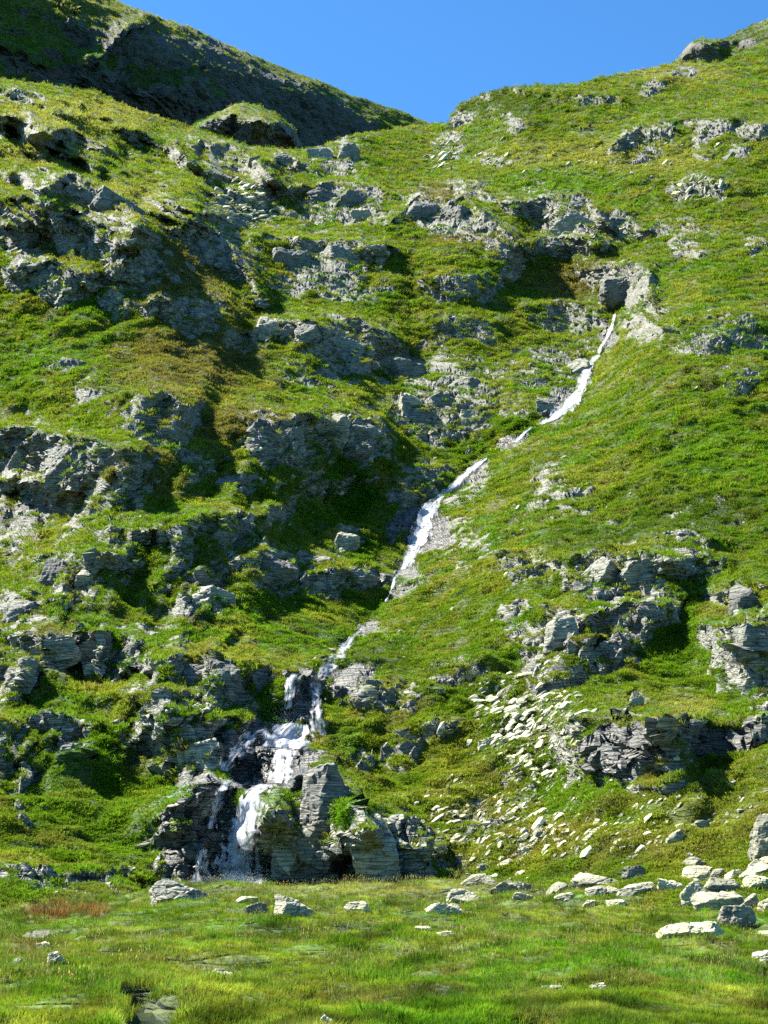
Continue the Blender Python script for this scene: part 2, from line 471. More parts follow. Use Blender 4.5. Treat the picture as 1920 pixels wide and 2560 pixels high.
# crests: polyline left to right, strength (1 = about vertical face below), reach above, reach below (pixels)
CRESTS = [
 ([(0,225),(60,230),(130,245),(190,262)],0.8,10,40),
 ([(0,283),(60,290),(115,315)],0.9,10,60),
 ([(110,335),(165,325),(215,342),(255,370)],0.9,9,45),
 ([(140,278),(230,290),(350,325),(430,375),(520,415)],0.8,12,50),
 ([(450,370),(510,347),(580,360),(640,393),(680,435)],1.0,10,55),
 ([(190,393),(290,417),(375,450),(463,486),(520,510)],0.8,14,40),
 ([(0,300),(100,330),(200,372)],0.6,10,30),
 ([(40,425),(100,420),(135,440)],0.7,8,50),
 ([(115,465),(165,440),(225,455),(295,492),(345,545)],1.0,12,90),
 ([(0,497),(90,500),(170,522),(280,575),(330,610)],0.8,16,110),
 ([(60,665),(130,660),(200,680)],0.8,10,70),
 ([(405,503),(450,515),(520,557),(580,607),(615,675),(645,712)],1.2,12,60),
 ([(300,665),(350,655),(405,680)],0.8,10,50),
 ([(400,745),(470,735),(555,760)],1.0,12,75),
 ([(660,600),(760,592),(850,600),(960,612)],1.0,10,110),
 ([(665,385),(710,372),(768,420)],0.8,6,50),
 ([(775,375),(830,350),(900,345)],0.9,8,80),
 ([(745,470),(820,455),(900,460),(960,478)],0.9,8,80),
 ([(1000,525),(1035,498),(1095,486),(1150,492),(1190,515),(1235,555),(1285,600)],1.1,9,80),
 ([(1122,457),(1190,463),(1238,492),(1285,498)],0.9,8,40),
 ([(1285,503),(1365,498),(1405,527),(1458,556),(1510,602)],1.0,8,55),
 ([(1411,486),(1452,486),(1498,510),(1521,550)],1.0,8,55),
 ([(1515,512),(1560,515),(1590,550)],0.8,8,60),
 ([(1342,600),(1400,594),(1470,605)],0.9,8,45),
 ([(1128,288),(1150,262),(1200,240)],0.7,8,60),
 ([(1255,228),(1350,222),(1450,232),(1540,245)],0.9,10,50),
 ([(1255,300),(1307,300)],0.7,10,30),
 ([(1602,200),(1655,195)],0.7,8,45),
 ([(1545,345),(1620,315),(1700,298),(1790,293),(1860,293),(1920,300)],0.9,12,60),
 ([(1665,452),(1740,445),(1810,455)],0.4,10,40),
 ([(1510,670),(1560,662),(1610,680),(1625,720)],1.0,12,80),
 ([(1330,762),(1400,750),(1492,770)],0.8,10,60),
 ([(1562,800),(1610,793),(1655,808)],0.9,8,50),
 ([(1075,700),(1130,692),(1200,705)],0.7,10,40),
 ([(1110,805),(1170,796),(1238,800)],0.7,10,50),
 ([(1712,800),(1780,778),(1850,780),(1920,790)],0.8,12,90),
 ([(1816,938),(1897,935)],0.7,10,50),
 ([(770,800),(830,790),(910,800),(960,830)],1.1,14,100),
 ([(637,790),(665,783),(695,800)],0.9,7,50),
 ([(700,800),(745,795),(800,815)],0.9,7,50),
 ([(567,826),(620,820),(668,832)],0.8,9,45),
 ([(613,1040),(690,1022),(765,1040)],0.6,12,120),
 ([(775,1030),(850,1010),(930,1040),(960,1090)],0.7,12,120),
 ([(307,1000),(380,988),(440,1000)],0.8,10,110),
 ([(400,970),(445,985)],0.8,8,60),
 ([(0,1072),(60,1075),(110,1085),(240,1108),(300,1125)],0.95,16,130),
 ([(0,1195),(50,1185),(100,1200)],0.9,10,90),
 ([(93,1384),(170,1375),(260,1385)],1.0,14,110),
 ([(237,1318),(300,1315),(359,1325)],0.8,10,60),
 ([(417,1305),(475,1300)],0.8,10,120),
 ([(544,1285),(654,1280)],0.9,12,90),
 ([(579,1430),(640,1375),(720,1358),(800,1375),(856,1410)],0.65,12,90),
 ([(833,1322),(903,1330)],0.9,7,55),
 ([(827,1425),(900,1410),(960,1435)],0.9,10,60),
 ([(0,1485),(70,1480),(130,1490)],1.0,12,90),
 ([(58,1595),(200,1575),(300,1585),(376,1610)],1.1,16,95),
 ([(417,1640),(500,1630),(602,1650),(700,1668)],1.2,16,130),
 ([(0,1650),(80,1660)],0.9,10,80),
 ([(0,1800),(90,1790),(220,1810)],1.0,14,110),
 ([(312,1750),(446,1740)],0.9,12,100),
 ([(417,1775),(500,1765),(580,1790)],0.8,12,120),
 ([(800,1650),(870,1645),(940,1655)],1.2,12,100),
 ([(520,1900),(600,1880),(700,1885),(800,1900)],0.9,14,80),
 ([(430,2010),(490,1972),(560,1962),(630,1985),(670,2015)],1.1,12,190),
 ([(672,2030),(705,1985),(755,1945),(825,1935),(870,1975),(915,2050)],1.2,12,200),
 ([(880,2030),(960,2010)],0.8,10,120),
 ([(0,2170),(120,2165),(240,2160),(340,2180)],1.0,14,70),
 ([(1272,1395),(1365,1378)],0.8,12,70),
 ([(1434,1400),(1530,1378),(1654,1400)],1.2,14,110),
 ([(1608,1345),(1700,1335),(1770,1350)],1.0,14,60),
 ([(1706,1400),(1760,1388),(1810,1405)],0.9,10,60),
 ([(1238,1512),(1307,1505)],0.8,10,50),
 ([(1360,1530),(1458,1525)],1.0,8,70),
 ([(1411,1602),(1492,1600)],0.9,8,50),
 ([(1498,1530),(1570,1505),(1648,1500)],0.7,8,90),
 ([(1822,1470),(1903,1453),(1960,1460)],1.1,10,110),
 ([(1834,1560),(1920,1548),(2000,1550)],0.9,10,180),
 ([(1455,1800),(1520,1785),(1600,1790),(1680,1800)],1.35,18,170),([(1660,1805),(1800,1795),(1920,1790)],1.2,16,100),
 ([(1450,1868),(1560,1862),(1700,1880)],0.7,8,60),
 ([(1087,1655),(1209,1650)],0.9,10,60),
 ([(940,1715),(1010,1708),(1076,1715)],1.1,12,80),
 ([(1018,1812),(1110,1805)],0.9,10,60),
 ([(1030,2120),(1116,2117)],1.0,8,50),
 ([(1620,1960),(1750,1965),(1900,1945)],0.7,8,50),
 ([(930,2065),(1000,2050),(1060,2080)],0.8,12,120),
 ([(1145,1320),(1250,1315)],0.6,10,60),
]

# rock patches: u0, v0, u1, v1, angle (degrees, + = rising to the right), strength, wetness (on the layered cliff: painted shade)
def rb(*a):
    a = list(a)
    while len(a) < 5: a.append(0)
    while len(a) < 6: a.append(1.0)
    while len(a) < 7: a.append(0.0)
    return a
ROCKS = [rb(*a) for a in [
 (0,225,120,268,-10),(0,285,125,355,-10),(110,332,262,380,-15),(450,352,690,455,-25),(40,422,135,478,-8),(125,448,358,572,-33),(0,505,120,640,0,.95),(90,520,320,650,-30,.95),
 (0,600,140,700,0,.8),(63,665,200,762,-20),(0,655,38,705),(380,500,520,570,-35),(470,540,660,720,-52,.95),(300,660,410,722,0),(243,740,312,782,15),(330,625,420,680,10,.55),(395,740,560,826,-8),
 (250,700,420,790,0,.45),(520,450,700,580,-10,.8),(665,372,772,432,-25),(775,348,905,448,5),(745,455,965,562,0),(655,592,965,655,-3),(685,640,905,755,-8),
 (1075,325,1170,378,25),(1105,365,1167,412,15),(1197,382,1262,412),(1255,293,1310,332),(1128,280,1178,326,30),(1440,240,1540,272,-5,.7),(1602,190,1658,245,15),(1666,162,1742,197,15),
 (1540,328,1602,372,10),(1600,308,1712,360,5),(1728,300,1838,338,0),(1725,334,1772,358),(1848,298,1930,352),(1725,368,1782,408),(1815,360,1890,402),(1585,370,1650,405,10,.8),(1665,445,1812,506,3,.8),
 (990,488,1290,612,-22),(1120,457,1290,505,-12),(1285,495,1520,612,-28),(1408,485,1525,560,-30),(1512,508,1590,605,-30),(1560,556,1680,610,5),(1666,585,1772,650,-5),(1342,594,1472,648,-3),(1715,555,1765,580),(1860,585,1930,640,10),
 (637,783,698,845),(695,795,802,858,-8),(567,822,668,872),(770,790,970,930,-5,1.0),(960,895,1245,1095,-10,1.0),(780,880,860,1000,-55,.7),(1075,690,1202,748,5,.75),(1330,752,1495,828,0,.85),(1505,660,1630,760,-10),
 (1540,712,1625,772,30,.75),(1605,745,1680,815,30,.7),(1562,792,1658,858,5),(1108,795,1240,858,0,.8),(1278,835,1460,968,30,.8),(1365,888,1475,968,40),(1336,985,1384,1030),(1285,995,1345,1045,0,.8),(1494,790,1540,890,50,1,1),(1400,895,1492,1010,45,.85,.3),(1350,960,1430,1062,40,.85,.6),(1150,1130,1235,1215,40,.7,.8),(1020,1235,1120,1420,55,.95,.95),(1240,1085,1330,1125,25,.6,.8),(880,1540,960,1620,40,.7,.9),(1712,772,1930,897,20,.85),(1816,930,1900,995,15),
 (983,1115,1125,1290,30,.8),(1348,1172,1442,1285,0,.6),(115,890,192,942,15,.7),(180,938,258,1008,30,.8),(400,968,448,1042,20,.8),(307,988,482,1128,0,.62),(613,1020,772,1162,-10,.95),(775,1008,962,1152,-25,.95),(450,1112,517,1158),
 (-60,1072,235,1300,-10,1,.35),(-80,1180,105,1400,0,1,.25),(295,1155,335,1185),(330,1225,360,1255,0,.7),(460,1172,500,1212,0,.7),(520,1190,665,1225,-5,.6),
 (93,1382,262,1512,-10),(237,1314,362,1386,0,.8),(417,1300,478,1450,5,.8),(544,1270,656,1386,0,.9),(579,1360,858,1500,-8,.95),(833,1318,905,1386),(825,1412,965,1480),(451,1440,582,1565,5,.75),(-40,1480,130,1600,0,.95),
 (58,1578,380,1685,-5,.95),(417,1632,605,1780,5,1),(596,1660,710,1740,0,1,.5),(-40,1650,85,1760,0,.9),(-60,1795,95,1930,0,.95),(98,1800,225,1935,0,.9),(312,1742,448,1868,5,.9),(417,1770,585,1930,0,.9),(520,1795,825,1995,0,1.1,.95),(800,1648,940,1762,0,1,.7),
 (850,1862,925,1925,0,.9),(410,1925,640,2215,0,1,.85),(625,1960,880,2215,-8,1.05),(880,2020,1045,2215,0,.9),(690,1650,800,1830,0,1,.8),(540,1850,800,2010,0,1.1,1.0),(417,1895,565,1985,0,1.0,.2),(770,1640,860,1715,30,.8,.8),
 (1272,1378,1368,1462,30,.85),(1434,1378,1658,1520,-5,1),(1608,1338,1775,1415,0,.9),(1706,1390,1812,1455,0,.85),(1238,1503,1310,1560),(1360,1522,1460,1612,0,1),(1261,1568,1368,1612,0,.8),(1411,1598,1494,1652),(1498,1500,1650,1630,35,.95),(1643,1502,1708,1565,20),
 (1480,1632,1564,1692,25),(1319,1640,1455,1752,0,.8),(1822,1452,1910,1580,30),(1834,1546,1960,1765,0,.95),(1448,1788,1680,1965,0,1.25,.85),(1660,1795,1930,1900,0,1.1,.7),(1568,1726,1610,1774),(1087,1650,1212,1722,0,.9),(955,1706,1080,1795,0,1),(1018,1806,1112,1868,15,.9),(955,1835,1035,1930,25,.9),  # layered cliff: its two high wetness values paint shade into the rock colour
 (1145,1315,1255,1398,0,.5),(1035,2117,1120,2168,0,1),(1035,2145,1205,2220,0,.9),(1150,1950,1330,2110,40,.55),(1560,1930,1650,1990,0,.8),(1620,1955,1920,1990,8,.7),
 (-60,2160,350,2285,-3,.95),(23,1930,112,2055,20,.7),(930,2060,1060,2205,20,.85),(400,1560,470,1660,0,.5),(300,1880,420,1960,0,.4),(960,1290,1035,1360,40,.8,.8),(930,1395,1060,1520,30,.9,.7),(1090,1160,1250,1270,40,.55,.6),
 (700,900,790,960,0,.5),(540,1130,600,1170,0,.4),(230,1230,330,1310,0,.45),(1460,1290,1560,1345,0,.5),(1640,1230,1760,1300,0,.35),(1700,640,1760,690,20,.4),
]]

# plant colour patches: u, v, ru, rv, kind
TINTS = [(450,680,190,120,'brown'),(480,900,230,130,'brown'),(330,1180,120,70,'brown'),(120,1600,80,60,'brown'),(600,1060,150,50,'brown'),(1100,480,90,25,'brown'),(1180,600,160,20,'brown'),(1450,700,120,60,'brown'),
 (200,290,260,60,'pale'),(120,380,160,40,'pale'),(300,500,140,60,'pale'),(1500,400,300,60,'pale'),(1000,300,80,30,'pale'),(1700,180,150,40,'pale'),
 (870,1240,80,90,'lush'),(1800,1120,160,130,'lush'),(1700,1600,130,90,'lush'),(250,2020,200,150,'lush'),(300,1660,160,60,'lush'),(90,900,120,80,'lush'),(1400,450,200,40,'lush'),(700,1500,120,60,'lush'),(1500,2000,200,80,'lush'),(200,760,80,60,'lush'),(1730,1772,75,22,'pale'),(1640,1880,60,14,'pale'),
 (1700,1300,180,60,'dark'),(1500,1350,160,40,'dark'),(1850,1280,100,50,'dark'),(550,300,80,40,'dark'),(950,1650,120,50,'dark'),(1250,260,160,40,'dark')]
COLS = {'lush': (0.098, 0.195, 0.012), 'mid': (0.128, 0.192, 0.016), 'yellow': (0.215, 0.235, 0.034), 'brown': (0.165, 0.130, 0.050), 'pale': (0.270, 0.265, 0.070), 'dark': (0.062, 0.105, 0.014)}
COLS = {k: np.array(v) for k, v in COLS.items()}

def plant_colour(P, U, V, tints=TINTS):
    n1 = fbm(P / 14.0, 3, 40)
    n2 = fbm(P / 3.2, 3, 44)
    n3 = fbm(P / 7.0, 2, 48)
    c = np.zeros(P.shape[:-1] + (3,)) + COLS['mid']
    def lay(c, k, a):
        a = np.clip(a, 0, 1)[..., None]
        return c * (1 - a) + COLS[k] * a
    c = lay(c, 'lush', sstep(-0.05, 0.45, n1) * 0.8)
    c = lay(c, 'yellow', sstep(0.0, 0.5, n3) * 0.8)
    c = lay(c, 'brown', sstep(0.10, 0.50, n2) * 0.42)
    c = lay(c, 'dark', sstep(0.15, 0.6, -n2) * 0.5)
    for (u, v, ru, rv, k) in tints:
        d = np.sqrt(((U - u) / ru) ** 2 + ((V - v) / rv) ** 2)
        c = lay(c, k, (1 - sstep(0.35, 1.15, d + 0.5 * n2)) * 0.75)
    return c

def crest_offset(U, V, crests):
    out = np.zeros_like(U)
    for poly, k, lu, ld in crests:
        us = [p[0] for p in poly]; vs_ = [p[1] for p in poly]
        pad = 3.5 * max(lu, ld)
        box = (U > min(us) - pad) & (U < max(us) + pad) & (V > min(vs_) - pad) & (V < max(vs_) + pad)
        if not box.any():
            continue
        u, v = U[box], V[box]
        # ragged crest line
        wob = 12 * perlin(np.stack([u / 38.0, v / 60.0, np.full_like(u, us[0] * 0.37)], -1), 5) + 3 * perlin(np.stack([u / 13.0, v / 30.0, np.full_like(u, us[0] * 0.37)], -1), 6)
        v = v + wob
        best = np.full(u.shape, 1e9); sgn = np.zeros(u.shape); over = np.zeros(u.shape)
        ns = len(poly) - 1
        for i in range(ns):
            (x0, y0), (x1, y1) = poly[i], poly[i + 1]
            dx, dy = x1 - x0, y1 - y0
            L = math.hypot(dx, dy)
            t = ((u - x0) * dx + (v - y0) * dy) / (L * L)
            tc = np.clip(t, 0, 1)
            dd = np.hypot(u - x0 - tc * dx, v - y0 - tc * dy)
            side = (-(u - x0) * dy + (v - y0) * dx) / L
            m = dd < best
            best = np.where(m, dd, best)
            sgn = np.where(m, side, sgn)
            o = np.zeros(u.shape)
            if i == 0: o = np.maximum(o, -t * L)
            if i == ns - 1: o = np.maximum(o, (t - 1) * L)
            over = np.where(m, o, over)
        s = sgn
        lu = lu * 1.5 + 3
        prof = np.where(s > 0, np.exp(-np.maximum(s, 0) / ld), np.exp(np.minimum(s, 0) / lu))
        vc = sum(vs_) / len(vs_)
        J = k * ld * slope_y(vc) * (1.5 if (vc < 520 and us[0] < 700) else 0.80)
        out[box] -= J * prof * np.exp(-(np.maximum(over, 0) / (26.0 + 0.28 * ld)) ** 2)
    return out

def rock_fields(U, V, P, rocks):
    """rock mask, wetness (with the painted cliff shade) and bulge from the patch list, with ragged borders"""
    wn1 = fbm(P / 5.0, 3, 11)
    wn2 = fbm(P / 1.7, 2, 15)
    mask = np.zeros_like(U); wet = np.zeros_like(U); bulge = np.zeros_like(U)
    for (u0, v0, u1, v1, ang, st, wt) in rocks:
        cu, cv = (u0 + u1) / 2, (v0 + v1) / 2
        ru, rv = (u1 - u0) / 2 * 1.03, (v1 - v0) / 2 * 1.03
        rr = max(ru, rv) * 1.6
        box = (abs(U - cu) < rr) & (abs(V - cv) < rr)
        if not box.any():
            continue
        a = R(-ang)
        if abs(ang) > 12:     # a tilted patch inside its box is slimmer
            rv2 = rv * (1 - 0.35 * min(1, abs(ang) / 40)); ru2 = ru
        else:
            rv2, ru2 = rv, ru
        du, dv = U[box] - cu, V[box] - cv
        x = du * math.cos(a) + dv * math.sin(a)
        y = -du * math.sin(a) + dv * math.cos(a)
        d = ((np.abs(x) / ru2) ** 2.6 + (np.abs(y) / rv2) ** 2.6) ** (1 / 2.6)
        dn = d + 0.46 * wn1[box] + 0.30 * wn2[box]
        m = min(1.1, st * 1.08) * (1 - sstep(0.78, 1.20, dn))
        mask[box] = np.maximum(mask[box], m)
        wet[box] = np.maximum(wet[box], wt * (1 - sstep(0.7, 1.15, d + 0.25 * wn1[box])))
        yy = y / rv2
        prof = np.clip(1 - d ** 3, 0, 1) * np.where(yy < 0, 1, 1 - 0.55 * yy)
        bulge[box] = np.maximum(bulge[box], 0.30 * st * rv2 * slope_y(cv) * prof)
    return mask, wet, bulge

def polyline(pts):
    a = np.array(pts, float)
    return lambda u: np.interp(u, a[:, 0], a[:, 1])

def build_sheet(name, mat, us, vtop, vbot, nrow, depth, crests, rocks, tints=TINTS, rsc=1.0, hum=1.0, back=(40, -25), craggy=(), warp=1.0):
    nc = len(us)
    vt, vb = vtop(us), vbot(us)
    vt = vt + 3.5 * perlin(np.stack([us / 27.0, us * 0, us * 0 + 7], -1), 8) + 2.0 * perlin(np.stack([us / 9.0, us * 0, us * 0 + 3], -1), 9)
    t = np.linspace(0, 1, nrow)[:, None]
    V = vt[None] * (1 - t) + vb[None] * t
    U = np.broadcast_to(us[None], V.shape).copy()
    wq = np.stack([U / 120.0, V / 120.0, np.zeros_like(U)], -1)
    Uw = U + 16 * warp * fbm(wq, 2, 141)
    Vw = V + 16 * warp * fbm(wq, 2, 145)
    Y = depth(U, V) + crest_offset(Uw, Vw, crests)
    P0 = at(U, V, Y)
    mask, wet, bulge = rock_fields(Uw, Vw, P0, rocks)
    Y = Y - bulge
    P = at(U, V, Y)
    Nn = grid_normals(P)
    steep = sstep(0.50, 0.30, Nn[..., 2] + 0.12 * fbm(P / (3.0 * rsc), 2, 21))
    mask = np.clip(np.maximum(mask, steep * 0.8), 0, 1)
    crag_n = sstep(0.02, 0.30, fbm(P / 4.5, 3, 205)) if craggy else None
    for (u, v, ru, rv, k) in craggy:      # broken ground: rock shows between the turf
        reg = 1 - sstep(0.6, 1.1, np.hypot((U - u) / ru, (V - v) / rv))
        mask = np.maximum(mask, k * reg * crag_n)
    # hummocky turf, wet hollows
    g = 1 - mask
    sc_ = rsc
    hmk = 0.9 * fbm(P / (9.0 * sc_), 3, 31) + 0.42 * fbm(P / (2.6 * sc_), 2, 35) + 0.20 * fbm(P / (1.0 * sc_), 1, 39)
    stp = perlin(np.stack([P[..., 0] / 7.0, P[..., 1] / 7.0, P[..., 2] / 1.1], -1) / sc_, 37)     # little stock-trodden terraces
    disp = hum * sc_ * (hmk * (0.35 + 0.65 * g) + 0.26 * stp * g)
    # rock: plates broken along the foliation, several sizes
    sel = mask > 0.08
    Ps = P[sel]
    rd = np.zeros(len(Ps), np.float32)
    for size, amp, sd in ((5.0, 0.85, 1), (2.0, 0.40, 2), (0.75, 0.12, 3)):
        wp = Ps + 0.35 * size * sc_ * np.stack([perlin(Ps / (size * sc_), 60 + sd), perlin(Ps / (size * sc_), 70 + sd), perlin(Ps / (size * sc_), 80 + sd)], -1)
        f1, f2, r, til = voronoi(foliate(wp, size * sc_), sd)
        rd += amp * sc_ * (0.75 * (r - 0.5) + 0.75 * til - 0.30 * (1 - sstep(0.0, 0.14, f2 - f1)))
    bb = bed(Ps) / sc_ + 0.6 * fbm(Ps / (8.0 * sc_), 2, 121)
    for tt, amp, sd in ((2.1, 0.78, 131), (0.8, 0.32, 133)):
        k = bb / tt
        fr = k - np.floor(k)
        rd += amp * sc_ * (fr ** 1.6 - 0.4) * np.clip(0.75 + 0.9 * perlin(Ps / (4.0 * tt * sc_), sd), 0, 1.3)
    rdf = np.zeros_like(mask)
    rdf[sel] = rd
    vd = P - np.array([0, 0, EYE]); vd /= np.linalg.norm(vd, axis=-1, keepdims=True)
    facing = sstep(0.02, 0.40, -(vd * Nn).sum(-1))
    disp = disp * (0.4 + 0.6 * facing) + rdf * sstep(0.1, 0.75, mask) * (0.08 + 0.92 * facing) + 0.12 * sc_ * g
    fade = sstep(0, 0.012, t)          # keep the skyline where it is
    P = P + Nn * (disp * (0.35 + 0.65 * fade))[..., None]
    N2 = grid_normals(P)
    ledge = sstep(0.70, 0.92, N2[..., 2] + 0.30 * fbm(P / (2.2 * sc_), 2, 25)) * (1 - 0.85 * np.clip(wet, 0, 1))
    mask = mask * (1 - 0.92 * ledge)
    gcol = plant_colour(P, U, V, tints) * 1.0
    # a back slope so that the crest is a hill and not an edge
    rows = []
    for k in (3, 2, 1):
        rows.append(P[:1] + np.array([0, back[0] * k / 3, back[1] * (k / 3) ** 1.5])[None, None])
    P = np.concatenate(rows + [P], 0)
    ext = lambda a: np.concatenate([np.repeat(a[:1], 3, 0), a], 0)
    mask, wet, gcol, U, V = ext(mask), ext(wet), ext(gcol), ext(U), ext(V)
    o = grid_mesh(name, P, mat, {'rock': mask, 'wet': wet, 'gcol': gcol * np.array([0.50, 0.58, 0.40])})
    return o, dict(P=P, N=grid_normals(P), rock=mask, wet=wet, gcol=gcol, U=U, V=V)

def ucols(u0, u1, step):
    return np.concatenate([np.arange(-480, u0, 9.0), np.arange(u0, u1, step), np.arange(u1, 2400, 9.0)])

# hillside (all near and middle slopes)
top_hill = polyline([(-480,170),(0,197),(120,212),(230,228),(290,255),(380,287),(450,310),(560,346),(620,365),(680,371),(760,374),(815,362),(870,338),(930,332),(1000,320),
 (1085,311),(1122,306),(1130,288),(1150,264),(1180,246),(1200,236),(1270,219),(1350,214),(1440,211),(1480,200),(1540,186),(1600,176),(1640,169),(1683,158),(1741,160),(1799,157),(1857,137),(1920,104),(2400,-160)])
bot_hill = polyline([(-480,2330),(350,2320),(600,2260),(1100,2250),(1300,2270),(1900,2300),(2400,2310)])
US = ucols(-30, 1950, 2.7)
uc, vc = np.meshgrid(np.arange(-480, 2421, 20.0), np.arange(-200, 2361, 20.0))
ctl = np.array(CONTROL, float)
ctl[:, 2] = np.log(ctl[:, 2] / base_y(ctl[:, 1]))
coarse = tps(ctl, uc, vc)
GULLY = [(1560,690,0),(1548,760,5),(1500,880,5),(1440,975,4),(1380,1045,4),(1300,1100,3),(1230,1135,3.5),(1150,1200,3),(1085,1260,2),(1045,1350,2),(1000,1430,3),(960,1510,4),(905,1570,3),(850,1640,3),(790,1700,2),(760,1760,0)]
def hill_depth(U, V):
    fu = np.clip((U + 480) / 20.0, 0, coarse.shape[1] - 1.001); fv = np.clip((V + 200) / 20.0, 0, coarse.shape[0] - 1.001)
    iu, iv = fu.astype(int), fv.astype(int)
    a, b = fu - iu, fv - iv
    c = coarse[iv, iu] * (1 - a) * (1 - b) + coarse[iv, iu + 1] * a * (1 - b) + coarse[iv + 1, iu] * (1 - a) * b + coarse[iv + 1, iu + 1] * a * b
    y = base_y(V) * np.exp(c)
    # ribs running down to the right across the upper left slopes
    m = sstep(760, 600, U + 0.6 * (V - 400)) * sstep(640, 520, V) * sstep(205, 260, V)
    al, pe = U * 0.89 + V * 0.46, -U * 0.46 + V * 0.89
    q = np.stack([al / 230.0, pe / 62.0, np.zeros_like(U)], -1)
    rib = 1 - 2.0 * np.abs(perlin(q, 301)) + 0.5 * (1 - 2.0 * np.abs(perlin(q * 2.3, 302)))
    y = y - 9.0 * m * rib
    # steep buttresses and chutes on the lower left
    m2 = sstep(760, 560, U + 0.25 * (V - 1500)) * sstep(1080, 1220, V) * sstep(1990, 1850, V)
    al, pe = -U * 0.40 + V * 0.92, U * 0.92 + V * 0.40
    q = np.stack([al / 260.0, pe / 105.0, np.zeros_like(U) + 5], -1)
    rib = 1 - 2.2 * np.abs(perlin(q, 311)) + 0.45 * (1 - 2.0 * np.abs(perlin(q * 2.2, 312)))
    y = y - 2.3 * m2 * rib
    m3 = np.exp(-(((U - 560) / 330) ** 2 + ((V - 900) / 230) ** 2) ** 2)
    y = y - 2.4 * m3 * (1 - 2.2 * np.abs(perlin(q * np.array([0.8, 0.8, 1]) + 3.7, 313)))
    # the stream's ravine: cut in, the left wall rocky
    best = np.full(U.shape, 1e9); dep = np.zeros_like(U)
    for (x0, y0, d0), (x1, y1, d1) in zip(GULLY[:-1], GULLY[1:]):
        dx, dy = x1 - x0, y1 - y0
        tt = np.clip(((U - x0) * dx + (V - y0) * dy) / (dx * dx + dy * dy), 0, 1)
        dd = np.hypot(U - x0 - tt * dx, V - y0 - tt * dy) * np.where((U - x0) * dy - (V - y0) * dx > 0, 1.0, 1.0)
        mm = dd < best
        best = np.where(mm, dd, best); dep = np.where(mm, d0 * (1 - tt) + d1 * tt, dep)
    return y + dep * np.exp(-(best / 30.0) ** 2)
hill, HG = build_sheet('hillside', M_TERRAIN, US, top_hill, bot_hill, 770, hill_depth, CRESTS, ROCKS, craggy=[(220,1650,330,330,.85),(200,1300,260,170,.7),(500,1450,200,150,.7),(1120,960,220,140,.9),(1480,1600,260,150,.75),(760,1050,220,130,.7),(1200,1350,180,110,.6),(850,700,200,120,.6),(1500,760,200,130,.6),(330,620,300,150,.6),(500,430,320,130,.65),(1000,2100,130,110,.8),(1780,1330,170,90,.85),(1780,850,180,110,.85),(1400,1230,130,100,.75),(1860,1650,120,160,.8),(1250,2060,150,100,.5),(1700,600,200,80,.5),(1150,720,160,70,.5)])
link(hill, kind='structure')

# far left mountain, in its own shade
mt_top = polyline([(-480,-380),(-100,-190),(120,-95),(283,0),(324,17),(417,52),(521,90),(637,142),(723,176),(810,208),(897,246),(960,268),(1018,289),(1076,311),(1200,380),(1400,470)])
MT_PTS = [(-480,-350,560),(283,0,625),(637,142,690),(960,268,755),(1200,380,800),(0,100,572),(0,190,556),(300,110,606),(300,300,585),(640,260,674),(640,380,656),(900,340,738),(900,420,724),(1100,420,775),(-480,100,500),(0,-120,592),(1400,560,820)]
def mt_depth(U, V):
    y = tps(MT_PTS, U, V)
    d = V - mt_top(U)
    return y + 45 * np.exp(-d / 26.0)
MT_CR = [([(60,20),(150,45),(280,50),(380,48),(440,75)],0.22,14,40),([(190,75),(300,85),(420,120),(520,160),(640,190),(760,215)],0.25,14,60),([(640,150),(700,190),(780,215)],0.25,10,30),
 ([(210,165),(235,145),(255,180)],0.5,14,60),([(0,60),(60,75),(110,110)],0.4,16,40),([(0,110),(70,120),(120,150)],0.4,14,40),([(860,240),(920,300),(930,330)],0.25,14,40),([(350,210),(390,195),(440,215)],0.4,14,60),([(430,215),(480,205),(530,240)],0.35,14,60)]
MT_RK = [rb(*a) for a in [(130,50,460,130,-10,.52),(320,90,700,200,-20,.54),(430,150,620,190,-15,.8),(600,180,800,230,-15,.57),(700,215,940,340,-25,.62),(210,170,280,250,20,.9),(350,200,430,290,0,.8),(430,210,530,290,0,.8),(50,180,110,215,0,.7),(270,170,330,220,0,.6)]]
MT_TI = [(60,110,90,70,'lush'),(230,20,200,30,'yellow'),(400,60,150,25,'yellow'),(600,120,150,25,'yellow'),(800,205,150,20,'yellow'),(400,230,320,130,'dark'),(750,270,260,90,'dark'),(120,150,90,40,'lush'),(300,130,200,20,'lush'),(560,240,200,20,'lush'),(800,240,120,20,'lush')]  # the dark patches put the face's shade into the turf colour
mt_bot = polyline([(-480,420),(1400,640)])
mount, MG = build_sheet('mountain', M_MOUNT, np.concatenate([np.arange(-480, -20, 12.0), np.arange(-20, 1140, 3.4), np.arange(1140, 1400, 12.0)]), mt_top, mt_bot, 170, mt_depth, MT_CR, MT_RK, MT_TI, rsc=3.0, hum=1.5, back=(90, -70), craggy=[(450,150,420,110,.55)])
link(mount, kind='structure')

